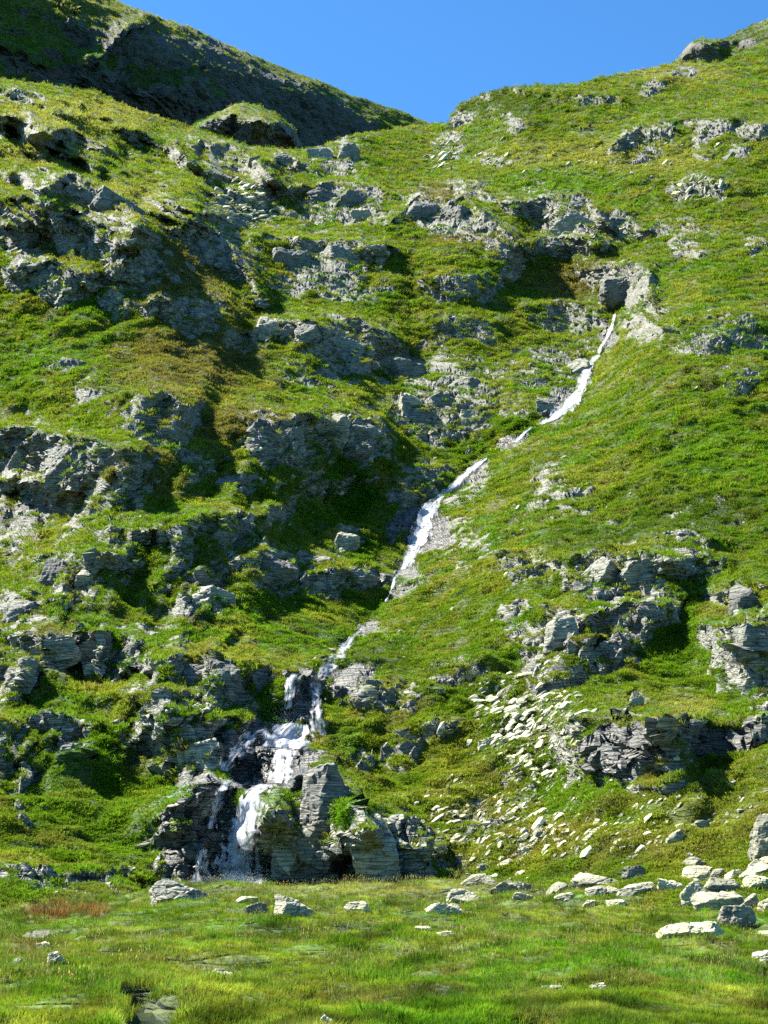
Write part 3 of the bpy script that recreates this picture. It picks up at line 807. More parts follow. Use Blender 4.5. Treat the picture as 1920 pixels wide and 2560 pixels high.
# the little knoll in the valley mouth
kn_top = polyline([(380,420),(430,345),(475,322),(540,283),(600,258),(650,266),(690,285),(735,320),(757,366),(800,430)])
def kn_depth(U, V):
    d = V - kn_top(U)
    return 455 + 0.10 * (U - 600) - 0.16 * d + 12 * np.exp(-d / 10.0)
KN_CR = [([(540,300),(600,285),(650,300)],0.7,10,40),([(640,300),(690,310),(735,345)],1.0,8,40)]
KN_RK = [rb(*a) for a in [(545,290,590,345,0,.9),(590,290,650,340,-10,.8),(630,305,755,375,-20,1)]]
knoll, KG = build_sheet('knoll', M_FAR, np.arange(380, 801, 3.0), kn_top, polyline([(380,440),(800,450)]), 60, kn_depth, KN_CR, KN_RK, [(560,290,80,30,'yellow'),(520,310,40,30,'lush')], rsc=1.8, hum=0.7, back=(25, -20))
link(knoll, kind='structure')

# far right shoulder with a dark crag on its edge
fh_top = polyline([(1600,260),(1660,190),(1690,150),(1716,118),(1730,104),(1753,94),(1770,98),(1788,100),(1816,96),(1863,73),(1920,46),(2400,-200)])
def fh_depth(U, V):
    d = V - fh_top(U)
    return 505 - 0.02 * (U - 1700) - 0.30 * d + 10 * np.exp(-d / 8.0)
FH_CR = [([(1690,150),(1715,114),(1753,94),(1785,104)],1.2,6,50)]
FH_RK = [rb(*a) for a in [(1688,96,1782,150,25,1.1),(1770,110,1830,130,10,.7),(1840,112,1900,130,10,.7)]]
farh, FG = build_sheet('far_shoulder', M_FAR, np.arange(1600, 2400, 3.4), fh_top, polyline([(1600,300),(2400,220)]), 70, fh_depth, FH_CR, FH_RK, [(1860,90,90,40,'dark')], rsc=1.8, hum=0.6, back=(50, -30))
link(farh, kind='structure')

# ------------------------------------------------------------------ meadow in front
ZB = np.array([(-60,-0.6),(0,0),(17,0),(33,0.02),(42,0.10),(52,0.28),(62,0.46),(66,0.34),(70,-0.4),(78,-2.0),(95,-4.0)])
CREEK = [(-3.35,21.4),(-3.15,20.4),(-3.2,19.7),(-2.95,19.1),(-2.6,18.6),(-2.65,17.8),(-2.45,16.5),(-2.2,14.0)]
CREEK2 = [(-1.9,20.6),(-0.9,20.9),(0.2,20.7),(1.6,21.1),(3.0,20.9)]
def path_dist(X, Y, path):
    best = np.full(X.shape, 1e9)
    for (x0, y0), (x1, y1) in zip(path[:-1], path[1:]):
        dx, dy = x1 - x0, y1 - y0
        t = np.clip(((X - x0) * dx + (Y - y0) * dy) / (dx * dx + dy * dy), 0, 1)
        best = np.minimum(best, np.hypot(X - x0 - t * dx, Y - y0 - t * dy))
    return best
def meadow_z(X, Y):
    u = 960 + F * X / np.maximum(Y, 5)
    shift = np.interp(u, [-600, 0, 280, 500, 1200, 2500], [13, 11.5, 6, 0, 0, -4])
    z = np.interp(Y + shift * sstep(30, 50, Y), ZB[:, 0], ZB[:, 1])
    z = z - 0.62 * sstep(560, 100, u) * sstep(30, 46, Y)
    p = np.stack([X, Y, np.zeros_like(X)], -1)
    z = z + 0.24 * fbm(p / 6.0, 3, 51) + 0.17 * fbm(p / 1.4, 3, 55) + sstep(36, 52, Y) * 0.40 * fbm(p / 9.0, 2, 57) * sstep(100, 600, u)
    d = path_dist(X + 0.15 * perlin(p * 1.5, 58), Y, CREEK)
    z = z - 0.26 * (1 - sstep(0.06, 0.34, d))
    d2 = path_dist(X, Y + 0.2 * perlin(p * 1.1, 59), CREEK2)
    z = z - 0.20 * (1 - sstep(0.05, 0.25, d2))
    return z
ys = np.concatenate([np.arange(-60, 12, 3.0), 12 * (80 / 12.0) ** np.linspace(0, 1, 420)])
an = np.concatenate([np.linspace(-2.2, -0.36, 40), np.linspace(-0.355, 0.355, 420), np.linspace(0.36, 2.2, 40)])
YY = np.broadcast_to(ys[:, None], (len(ys), len(an))).copy()
XX = an[None] * np.maximum(ys, 14)[:, None]
ZZ = meadow_z(XX, YY)
PM = np.stack([XX, YY, ZZ], -1)
UM, VM = to_px(np.where(PM[..., 1:2] > 8, PM, np.array([0, 8.0, -5.0])))
M_TI = [(120,2275,100,30,'brown'),(240,2280,60,18,'brown'),(300,2520,300,40,'yellow'),(1500,2400,400,40,'lush'),(1250,2430,120,40,'lush'),(600,2470,400,30,'yellow'),(500,2380,200,30,'yellow'),(1000,2225,500,22,'pale'),
        (900,2500,250,15,'brown'),(1500,2540,300,30,'dark'),(700,2330,150,25,'dark'),(1750,2440,200,40,'lush'),(1400,2290,300,30,'yellow'),(60,2380,90,30,'brown')]
def meadow_colour(P, U, V):
    c = plant_colour(P * 3.0, U, V, M_TI)
    c = c * (1.05 + 0.75 * fbm(P / 1.0, 3, 97))[..., None].clip(.35, 1.8)
    return c
GM = meadow_colour(PM, UM, VM)
mead = grid_mesh('meadow', PM, M_TERRAIN, {'rock': np.zeros_like(XX) - 0.6, 'wet': np.zeros_like(XX), 'gcol': GM * np.array([0.36, 0.48, 0.30])})
link(mead, kind='structure')
bpy.context.view_layer.update()

def hit(u, v, objs=None):
    """what the ray through a photograph pixel meets first: point, normal, object"""
    o = Vector((0, 0, EYE)); d = ray(u, v)
    best = None
    for ob in (objs or (mead, hill)):
        ok, p, n, _ = ob.ray_cast(o, d, distance=3000)
        if ok and (best is None or (p - o).length < (best[0] - o).length):
            best = (p, n, ob)
    return best

# ------------------------------------------------------------------ plants (countless: stuff)
def clump(name, nb, rad, lean, width, kind='blade', seed=0):
    r = random.Random(seed)
    vs_, fs = [], []
    for _ in range(nb):
        a = r.uniform(0, 6.283); q = rad * math.sqrt(r.random())
        x, y = q * math.cos(a), q * math.sin(a)
        a2 = a + r.uniform(-1.2, 1.2)
        ln = lean * r.uniform(0.3, 1.2)
        h = r.uniform(0.55, 1.0)
        dx, dy = math.cos(a2) * ln, math.sin(a2) * ln
        wx, wy = -math.sin(a2 + r.uniform(-.8, .8)) * width / 2, math.cos(a2) * width / 2
        b = len(vs_)
        if kind == 'blade':
            vs_ += [(x - wx, y - wy, -0.12), (x + wx, y + wy, -0.12), (x + dx * .35 * h - wx * .8, y + dy * .35 * h - wy * .8, .55 * h), (x + dx * .35 * h + wx * .8, y + dy * .35 * h + wy * .8, .55 * h), (x + dx * h, y + dy * h, h * (1 - .25 * ln))]
            fs += [(b, b + 1, b + 3, b + 2), (b + 2, b + 3, b + 4)]
        elif kind == 'leaf':
            z = r.uniform(0.1, 0.9)
            L = width * r.uniform(.8, 1.6)
            tz = r.uniform(-.5, .4) * L
            vs_ += [(x, y, z), (x + math.cos(a2) * L * .5 + wx, y + math.sin(a2) * L * .5 + wy, z + .15 * L), (x + math.cos(a2) * L, y + math.sin(a2) * L, z + tz), (x + math.cos(a2) * L * .5 - wx, y + math.sin(a2) * L * .5 - wy, z + .15 * L)]
            fs += [(b, b + 1, b + 2, b + 3)]
        else:   # stalk with a seed head
            vs_ += [(x - wx * .5, y - wy * .5, -0.1), (x + wx * .5, y + wy * .5, -0.1), (x + dx * .5, y + dy * .5, h * .8), (x + dx * .5 - wx * 2, y + dy * .5, h * .88), (x + dx * .55, y + dy * .55, h), (x + dx * .5 + wx * 2, y + dy * .5, h * .88)]
            fs += [(b, b + 1, b + 2), (b + 2, b + 5, b + 4, b + 3)]
    me = bpy.data.meshes.new(name)
    me.from_pydata(vs_, [], fs)
    me.materials.append(M_BLADE)
    return bpy.data.objects.new(name, me)

def collect(name, objs):
    c = bpy.data.collections.new(name)
    for o in objs:
        c.objects.link(o)
    return c
C_TURF = collect('turf_clumps', [clump('turf_clump_a', 15, .62, .75, .13, seed=1), clump('turf_clump_b', 18, .5, .95, .11, seed=2), clump('turf_clump_c', 13, .75, .6, .14, seed=3), clump('turf_clump_d', 16, .7, 1.1, .12, seed=4)])
C_GRASS = collect('grass_clumps', [clump('grass_clump_a', 22, .55, .45, .045, seed=5), clump('grass_clump_b', 26, .45, .65, .04, seed=6), clump('grass_clump_c', 20, .7, .5, .05, seed=7), clump('grass_clump_d', 24, .6, .9, .045, seed=8)])
C_HERB = collect('herb_clumps', [clump('herb_clump_a', 30, .7, .5, .24, 'leaf', seed=9), clump('herb_clump_b', 26, .8, .5, .28, 'leaf', seed=10)])
C_SEED = collect('seed_stalks', [clump('seed_stalk_a', 9, .5, .4, .03, 'stalk', seed=11), clump('seed_stalk_b', 12, .6, .5, .03, 'stalk', seed=12)])

def scatter(name, pts, scl, rot, col, idx, coll, label=None):
    n = len(pts)
    me = bpy.data.meshes.new(name)
    me.vertices.add(n)
    me.vertices.foreach_set('co', pts.reshape(-1).astype(np.float32))
    for k, v in (('scl', scl), ('rot', rot), ('col', col)):
        a = me.attributes.new(k, 'FLOAT_VECTOR', 'POINT')
        a.data.foreach_set('vector', np.ascontiguousarray(v).reshape(-1).astype(np.float32))
    a = me.attributes.new('idx', 'INT', 'POINT')
    a.data.foreach_set('value', idx.astype(np.int32))
    o = bpy.data.objects.new(name, me)
    link(o, kind='stuff')
    ng = bpy.data.node_groups.new(name + '_nodes', 'GeometryNodeTree')
    ng.interface.new_socket('Geometry', in_out='INPUT', socket_type='NodeSocketGeometry')
    ng.interface.new_socket('Geometry', in_out='OUTPUT', socket_type='NodeSocketGeometry')
    gi, go = ng.nodes.new('NodeGroupInput'), ng.nodes.new('NodeGroupOutput')
    ip = ng.nodes.new('GeometryNodeInstanceOnPoints')
    ci = ng.nodes.new('GeometryNodeCollectionInfo')
    ci.inputs['Collection'].default_value = coll
    ci.inputs['Separate Children'].default_value = True
    ci.inputs['Reset Children'].default_value = True
    ip.inputs['Pick Instance'].default_value = True
    def attr(nm, t):
        x = ng.nodes.new('GeometryNodeInputNamedAttribute')
        x.data_type = t
        x.inputs['Name'].default_value = nm
        return x.outputs[0]
    L = ng.links.new
    L(gi.outputs[0], ip.inputs['Points'])
    L(ci.outputs[0], ip.inputs['Instance'])
    L(attr('idx', 'INT'), ip.inputs['Instance Index'])
    L(attr('rot', 'FLOAT_VECTOR'), ip.inputs['Rotation'])
    L(attr('scl', 'FLOAT_VECTOR'), ip.inputs['Scale'])
    L(ip.outputs[0], go.inputs[0])
    md = o.modifiers.new('scatter', 'NODES')
    md.node_group = ng
    return o

def jitter_col(c, lo=0.7, hi=1.35):
    n = len(c)
    return c * rng.uniform(lo, hi, (n, 1)) * (1 + rng.normal(0, 0.08, (n, 3)))

def pick_on(G, n, prob):
    """random points on a terrain sheet: cell chosen by probability, position inside the cell"""
    nr, nc = G['rock'].shape
    cells = (prob[:-1, :-1]).reshape(-1)
    cum = np.cumsum(cells)
    k = np.searchsorted(cum, rng.random(n) * cum[-1])
    i, j = k // (nc - 1), k % (nc - 1)
    a, b = rng.random((n, 1)), rng.random((n, 1))
    P = G['P']
    p = P[i, j] * (1 - a) * (1 - b) + P[i, j + 1] * (1 - a) * b + P[i + 1, j] * a * (1 - b) + P[i + 1, j + 1] * a * b
    return p, i, j

# turf on the hillside
def turf(name, G, n, hk, coll, prob, colf=1.0, hr=(0.6, 1.5)):
    p, i, j = pick_on(G, n, prob)
    dist = np.linalg.norm(p - np.array([0, 0, EYE]), axis=1)
    clus = np.clip(1 + 0.55 * fbm(p / 2.5, 2, 65) + 0.5 * perlin(p / 0.9, 66), 0.3, 2.2)
    h = hk * 100 * (dist / 100) ** 0.72 * rng.uniform(hr[0], hr[1], n) * clus
    h = np.minimum(h, 0.9)
    s = np.stack([h * rng.uniform(.9, 1.5, n), h * rng.uniform(.9, 1.5, n), h * 0.8], 1)
    nn = G['N'][i, j]
    # clumps lean out with the slope
    tilt = 0.45
    rx = -np.arctan2(nn[:, 1], nn[:, 2]).clip(-1, 1) * tilt + rng.normal(0, .12, n)
    ry = np.arctan2(nn[:, 0], nn[:, 2]).clip(-1, 1) * tilt + rng.normal(0, .12, n)
    rot = np.stack([rx, ry, rng.uniform(0, 6.283, n)], 1)
    rot[:, 2] = rng.uniform(-.6, .6, n) + (rng.integers(0, 4, n)) * 0
    col = jitter_col(G['gcol'][i, j] * colf)
    return scatter(name, p, s, rot, col, rng.integers(0, len(coll.objects), n), coll)
SCREE_Z = np.zeros_like(HG['U'])
for (u, v, ru, rv) in [(1330,1830,170,150),(1250,1760,110,70),(1200,2080,100,110),(1330,2080,170,100)]:
    SCREE_Z = np.maximum(SCREE_Z, 1 - sstep(0.3, 1.1, np.hypot((HG['U'] - u) / ru, (HG['V'] - v) / rv)))
WALK_Z = np.maximum(1 - sstep(0.8, 1.0, np.hypot((HG['U'] - 1454) / 13, (HG['V'] - 336) / 10)), 1 - sstep(0.8, 1.0, np.hypot((HG['U'] - 1476) / 13, (HG['V'] - 329) / 10)))
vis = ((HG['U'] > -60) & (HG['U'] < 1980)).astype(float)
turf('hillside_turf', HG, 280000, 0.0020, C_TURF, vis * sstep(0.55, 0.3, HG['rock']) * (1 - 0.55 * SCREE_Z) * (1 - WALK_Z))
turf('knoll_turf', KG, 2500, 0.0022, C_TURF, sstep(0.55, 0.3, KG['rock']))
turf('shoulder_turf', FG, 3500, 0.0020, C_TURF, sstep(0.55, 0.3, FG['rock']) * (FG['U'] < 1960))
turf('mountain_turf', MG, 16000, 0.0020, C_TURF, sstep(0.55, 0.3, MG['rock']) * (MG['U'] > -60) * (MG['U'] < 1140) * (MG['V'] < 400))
# leafy herbs by the water and in damp hollows
hz = np.zeros_like(HG['U'])
for (u, v, ru, rv) in [(690,1770,45,45),(440,2060,30,45),(450,1990,25,50),(850,1850,40,60),(870,1240,70,100),(900,1360,60,60),(1010,1480,60,40),(520,1545,50,30),(860,2050,40,20),(1290,1070,50,25),(1190,1130,60,30)]:
    d = np.sqrt(((HG['U'] - u) / ru) ** 2 + ((HG['V'] - v) / rv) ** 2)
    hz = np.maximum(hz, 1 - sstep(0.5, 1.1, d))
turf('leafy_herbs', HG, 5000, 0.0024, C_HERB, hz * sstep(0.9, 0.4, HG['rock']), colf=np.array([0.72, 0.98, 0.8]))

# meadow grass
def meadow_pts(n, y0=13.5, y1=66.0, pw=0.0, w=0.30):
    y = y0 * (y1 / y0) ** rng.random(n) if pw == 0 else y0 + (y1 - y0) * rng.random(n)
    x = rng.uniform(-w, w, n) * y
    z = meadow_z(x, y)
    p = np.stack([x, y, z], 1)
    u, v = to_px(p)
    return p, u, v
def meadow_layer(name, n, coll, h0, h1, colf=1.0, keep=None, y0=13.5, y1=66.0, add=None, pw=0.0, lo=.7, hi=1.35):
    p, u, v = meadow_pts(n, y0, y1, pw)
    dcr = path_dist(p[:, 0], p[:, 1], CREEK)
    ok = dcr > 0.3
    if keep is not None:
        ok &= keep(p, u, v) > rng.random(n)
    p, u, v = p[ok], u[ok], v[ok]
    n = len(p)
    h = rng.uniform(h0, h1, n) * (1 + 0.55 * fbm(p / 1.6, 2, 75)) * (p[:, 1] / 25.0) ** 0.25
    s = np.stack([h * rng.uniform(.8, 1.3, n), h * rng.uniform(.8, 1.3, n), h], 1)
    rot = np.stack([rng.normal(0, .15, n), rng.normal(0.05, .15, n), rng.uniform(0, 6.283, n)], 1)
    col = (meadow_colour(p, u, v) if add is None else np.tile(np.array(add), (n, 1))) * colf
    return scatter(name, p, s, rot, jitter_col(col, lo, hi), rng.integers(0, len(coll.objects), n), coll)
meadow_layer('meadow_grass', 135000, C_GRASS, 0.05, 0.12, colf=np.array([0.95, 0.97, 0.92]))
tuss = lambda p, u, v: sstep(0.12, 0.40, fbm(p / 1.1, 2, 85))
meadow_layer('tall_grass', 46000, C_GRASS, 0.10, 0.21, colf=np.array([0.50, 0.66, 0.65]), keep=tuss)
lip = lambda p, u, v: 0.15 + 0.85 * sstep(2290, 2215, v)
meadow_layer('seeding_grass', 9000, C_SEED, 0.18, 0.32, keep=lip, add=(0.30, 0.25, 0.13), y0=20)
red = lambda p, u, v: sstep(-0.25, 0.25, fbm(p / 0.9, 2, 93)) * np.maximum(1 - sstep(0.5, 1.1, np.hypot((u - 125) / 60, (v - 2285) / 26)), 1 - sstep(0.5, 1.1, np.hypot((u - 238) / 50, (v - 2282) / 16)))
meadow_layer('dry_bracken', 15000, C_GRASS, 0.2, 0.42, keep=red, add=(0.17, 0.095, 0.038), y0=30, y1=58, lo=.5, hi=1.5)
bank = lambda p, u, v: np.maximum(1 - sstep(0.35, 0.6, path_dist(p[:, 0], p[:, 1], CREEK)), 1 - sstep(0.3, .55, path_dist(p[:, 0], p[:, 1] - .3, CREEK2)))
meadow_layer('bank_grass', 14000, C_GRASS, 0.12, 0.22, colf=np.array([0.75, 0.92, 0.8]), keep=bank, y0=13.5, y1=25)

# ------------------------------------------------------------------ stones
def hull_mesh(name, seed, dims, npts=16, mat=None):
    r = random.Random(seed)
    bm = bmesh.new()
    for _ in range(npts):
        while True:
            p = Vector((r.uniform(-1, 1), r.uniform(-1, 1), r.uniform(-1, 1)))
            if 0.75 < (abs(p.x) ** 4 + abs(p.y) ** 4 + abs(p.z) ** 4) ** .25 < 1.0:
                break
        bm.verts.new((p.x * dims[0] / 2, p.y * dims[1] / 2, p.z * dims[2] / 2))
    res = bmesh.ops.convex_hull(bm, input=bm.verts[:])
    junk = list({e for e in res['geom_interior'] + res['geom_unused'] if isinstance(e, bmesh.types.BMVert)})
    bmesh.ops.delete(bm, geom=junk, context='VERTS')
    me = bpy.data.meshes.new(name)
    bm.to_mesh(me)
    bm.free()
    me.materials.append(mat)
    return me

BLOCKS = [hull_mesh('block', 100 + k, (1.0, random.Random(k).uniform(.6, .95), random.Random(k + 50).uniform(.35, .65)), 17, M_ROCK) for k in range(14)]
SLABS = [hull_mesh('slab', 200 + k, (1.0, random.Random(k).uniform(.5, .8), random.Random(k + 50).uniform(.16, .34)), 14, M_SCREE) for k in range(14)]

def basis(x, z):
    z = Vector(z).normalized()
    x = Vector(x)
    x = (x - z * x.dot(z)).normalized()
    y = z.cross(x)
    return Matrix((x, y, z)).transposed()

def join_copies(name, items, mat):
    """many small meshes as one: items = (mesh, 4x4 matrix)"""
    co, fs, off = [], [], 0
    for me, mx in items:
        v = np.empty(len(me.vertices) * 3, np.float32)
        me.vertices.foreach_get('co', v)
        v = v.reshape(-1, 3)
        m = np.array(mx)
        co.append(v @ m[:3, :3].T + m[:3, 3])
        fs += [tuple(i + off for i in p.vertices) for p in me.polygons]
        off += len(v)
    me = bpy.data.meshes.new(name)
    me.from_pydata(np.concatenate(co).tolist(), [], fs)
    me.materials.append(mat)
    return bpy.data.objects.new(name, me)

# broken blocks standing out of the crags (parts of the hillside)
inframe = ((HG['U'] > 0) & (HG['U'] < 1920) & (HG['V'] < 2230)).astype(float)
p, ii, jj = pick_on(HG, 2600, inframe * sstep(0.55, 0.85, HG['rock']) * (1 - 0.9 * np.clip(HG['wet'] * 1.6, 0, 1)))
items = []
for k in range(len(p)):
    d = np.linalg.norm(p[k])
    px = float(np.clip(rng.lognormal(math.log(16), 0.42), 8, 42))
    size = px * d / F
    x = E1 * rng.choice([-1, 1]) + rng.normal(0, .35, 3)
    z = NF + rng.normal(0, .28, 3)
    mx = basis(x, z).to_4x4() @ Matrix.Diagonal((size, size * rng.uniform(.8, 1.2), size * rng.uniform(.8, 1.5), 1))
    c = p[k] - HG['N'][ii[k], jj[k]] * size * 0.14
    items.append((px, BLOCKS[int(rng.integers(len(BLOCKS)))], Matrix.Translation(Vector(c)) @ mx))
items.sort(key=lambda a: -a[0])
for px, me, mx in items[:235]:
    o = bpy.data.objects.new('rock', me)
    link(o, hill)
    o.matrix_world = mx
link(join_copies('rock_rubble', [(m, x) for _, m, x in items[235:]], M_ROCK), hill, kind='stuff')

# loose stones in the grass
LONG = np.array([0.80, 0.10, 0.78])
def zone_prob(zs):
    out = np.zeros_like(HG['U'])
    for (u, v, ru, rv, ang, st) in zs:
        a = R(-ang)
        du, dv = HG['U'] - u, HG['V'] - v
        x = du * math.cos(a) + dv * math.sin(a); y = -du * math.sin(a) + dv * math.cos(a)
        out = np.maximum(out, st * (1 - sstep(0.4, 1.1, np.hypot(x / ru, y / rv))))
    return out
STONE_N = 0.35 + 0.65 * sstep(-0.2, 0.35, fbm(HG['P'] / 5.0, 2, 88))
def stones(n_things, n_small, zs, px_med, px_lo, px_hi, label, group, low=0.0):
    pr = zone_prob(zs) * inframe * (0.15 + 0.85 * sstep(0.7, 0.3, HG['rock'])) * STONE_N
    p, ii, jj = pick_on(HG, n_things + n_small, pr)
    it = []
    for k in range(len(p)):
        d = np.linalg.norm(p[k])
        px = float(np.clip(rng.lognormal(math.log(px_med), 0.5), px_lo, px_hi))
        size = px * d / F
        n = HG['N'][ii[k], jj[k]]
        n = n * 0.75 + np.array([-.42, -.22, .30]) + rng.normal(0, .15, 3)
        mx = basis(LONG + rng.normal(0, .30, 3), n).to_4x4() @ Matrix.Diagonal((size, size * rng.uniform(.7, 1.3), size * rng.uniform(.8, 1.5), 1))
        lift = 0.22 + 0.0016 * d / max(size, .2) * 0
        c = p[k] + np.array([0, 0, 1]) * size * lift
        it.append((px, SLABS[int(rng.integers(len(SLABS)))], Matrix.Translation(Vector(c)) @ mx))
    it.sort(key=lambda a: -a[0])
    top = it[:n_things]
    uv = np.array([to_px(np.array(mx.translation)) for _, _, mx in top])
    uq, vq = np.quantile(uv[:, 0], [.2, .4, .6, .8]), np.quantile(uv[:, 1], [.25, .5, .75])
    sq = np.quantile([a_[0] for a_ in top], [.25, .5, .75])
    for (px, me, mx), (pu, pv) in zip(top, uv):
        o = bpy.data.objects.new('stone', me)
        cu_ = ['far left', 'left', 'middle', 'right', 'far right'][int((pu > uq).sum())]
        cv_ = ['top', 'upper', 'lower', 'bottom'][int((pv > vq).sum())]
        cs_ = ['little', 'small', 'broad', 'large'][int((px > sq).sum())]
        link(o, label='%s %s, %s %s part' % (cs_, label, cv_, cu_), category='stone', group=group)
        o.matrix_world = mx
    return [(m, x) for _, m, x in it[n_things:]]
small = []
small += stones(125, 900, [(1330,1830,170,150,35,1),(1250,1760,110,70,30,.7),(1400,1900,120,60,30,.8)], 13, 5, 56, 'pale stone in the scree by the layered cliff', 'scree stones beside the layered cliff')
small += stones(95, 1100, [(1200,2060,150,100,45,1),(1350,2060,210,120,30,.9),(1500,2080,300,90,10,.35),(1120,2010,100,60,30,.8),(1720,2030,220,80,5,.22)], 11.5, 5, 46, 'pale stone on the slope above the boulders', 'stones strewn low on the green slope')
small += stones(32, 260, [(605,515,95,62,-10,1)], 12, 5, 34, 'grey block in the high boulder field', 'boulder field blocks high on the left')
small += stones(20, 160, [(1735,475,85,32,3,1),(1230,398,45,16,0,1),(1100,400,50,30,20,.7)], 11, 5, 28, 'pale stone in the upper rubble patches', 'rubble stones high on the right')
small += stones(20, 420, [(1500,400,400,90,0,.5),(960,1500,950,800,0,.12),(840,720,60,40,0,1),(1000,1250,60,60,0,.6),(700,880,70,50,0,.5)], 9, 4, 20, 'lone stone in the hillside turf', 'single stones scattered in the turf')
link(join_copies('scree_rubble', small, M_SCREE), kind='stuff')

# boulders
def ico(sub):
    bm = bmesh.new()
    bmesh.ops.create_icosphere(bm, subdivisions=sub, radius=1)
    v = np.array([x.co[:] for x in bm.verts])
    f = [[q.index for q in fc.verts] for fc in bm.faces]
    bm.free()
    return v, f
ICO, ICO_S = ico(5), ico(4)
def boulder_mesh(name, seed, w_, d_, h_, tilt=0.0, mat=None, fine=True):
    r = np.random.default_rng(seed)
    D, f = ICO if fine else ICO_S
    npl = 11
    pn = r.normal(0, 1, (npl, 3)); pn /= np.linalg.norm(pn, axis=1, keepdims=True)
    pd = r.uniform(.55, .95, npl)
    pn = np.concatenate([pn, [[0, 0, 1], [0, 0, -1], [-1, 0, .35], [1, .1, .1], [.1, -1, .45], [0, 1, 0]]]) + np.concatenate([np.zeros((npl, 3)), r.normal(0, .28, (6, 3))])
    pd = np.concatenate([pd, [.68, .9, .95, .9, .9, .9]])
    den = D @ pn.T
    rad = np.where(den > 1e-3, pd / np.maximum(den, 1e-3), 9).min(axis=1)
    rad = np.minimum(rad, 1.25)
    P = D * rad[:, None]
    P[:, 2] *= 1.15
    P *= np.array([w_, d_, h_]) / (P.max(0) - P.min(0))
    s = max(w_, h_) * 0.5
    q = P + r.uniform(0, 99, 3)
    f1, f2, rid, til = voronoi(foliate(q, s * 1.1, .40), seed)
    P += D * ((0.09 * s * (rid - .5) + 0.06 * s * til - 0.03 * s * (1 - sstep(0, .08, f2 - f1))))[:, None]
    f1, f2, rid, til = voronoi(foliate(q, s * 0.32, .35), seed + 1)
    P += D * ((0.03 * s * (rid - .5) + 0.03 * s * til - 0.015 * s * (1 - sstep(0, .12, f2 - f1))) + 0.02 * s * perlin(q / (s * .2), 3))[:, None]
    c, sn = math.cos(tilt), math.sin(tilt)
    P = np.stack([P[:, 0] * c - P[:, 2] * sn, P[:, 1], P[:, 0] * sn + P[:, 2] * c], 1)
    me = bpy.data.meshes.new(name)
    me.from_pydata(P.tolist(), [], f)
    me.materials.append(mat or M_BOULDER)
    return me

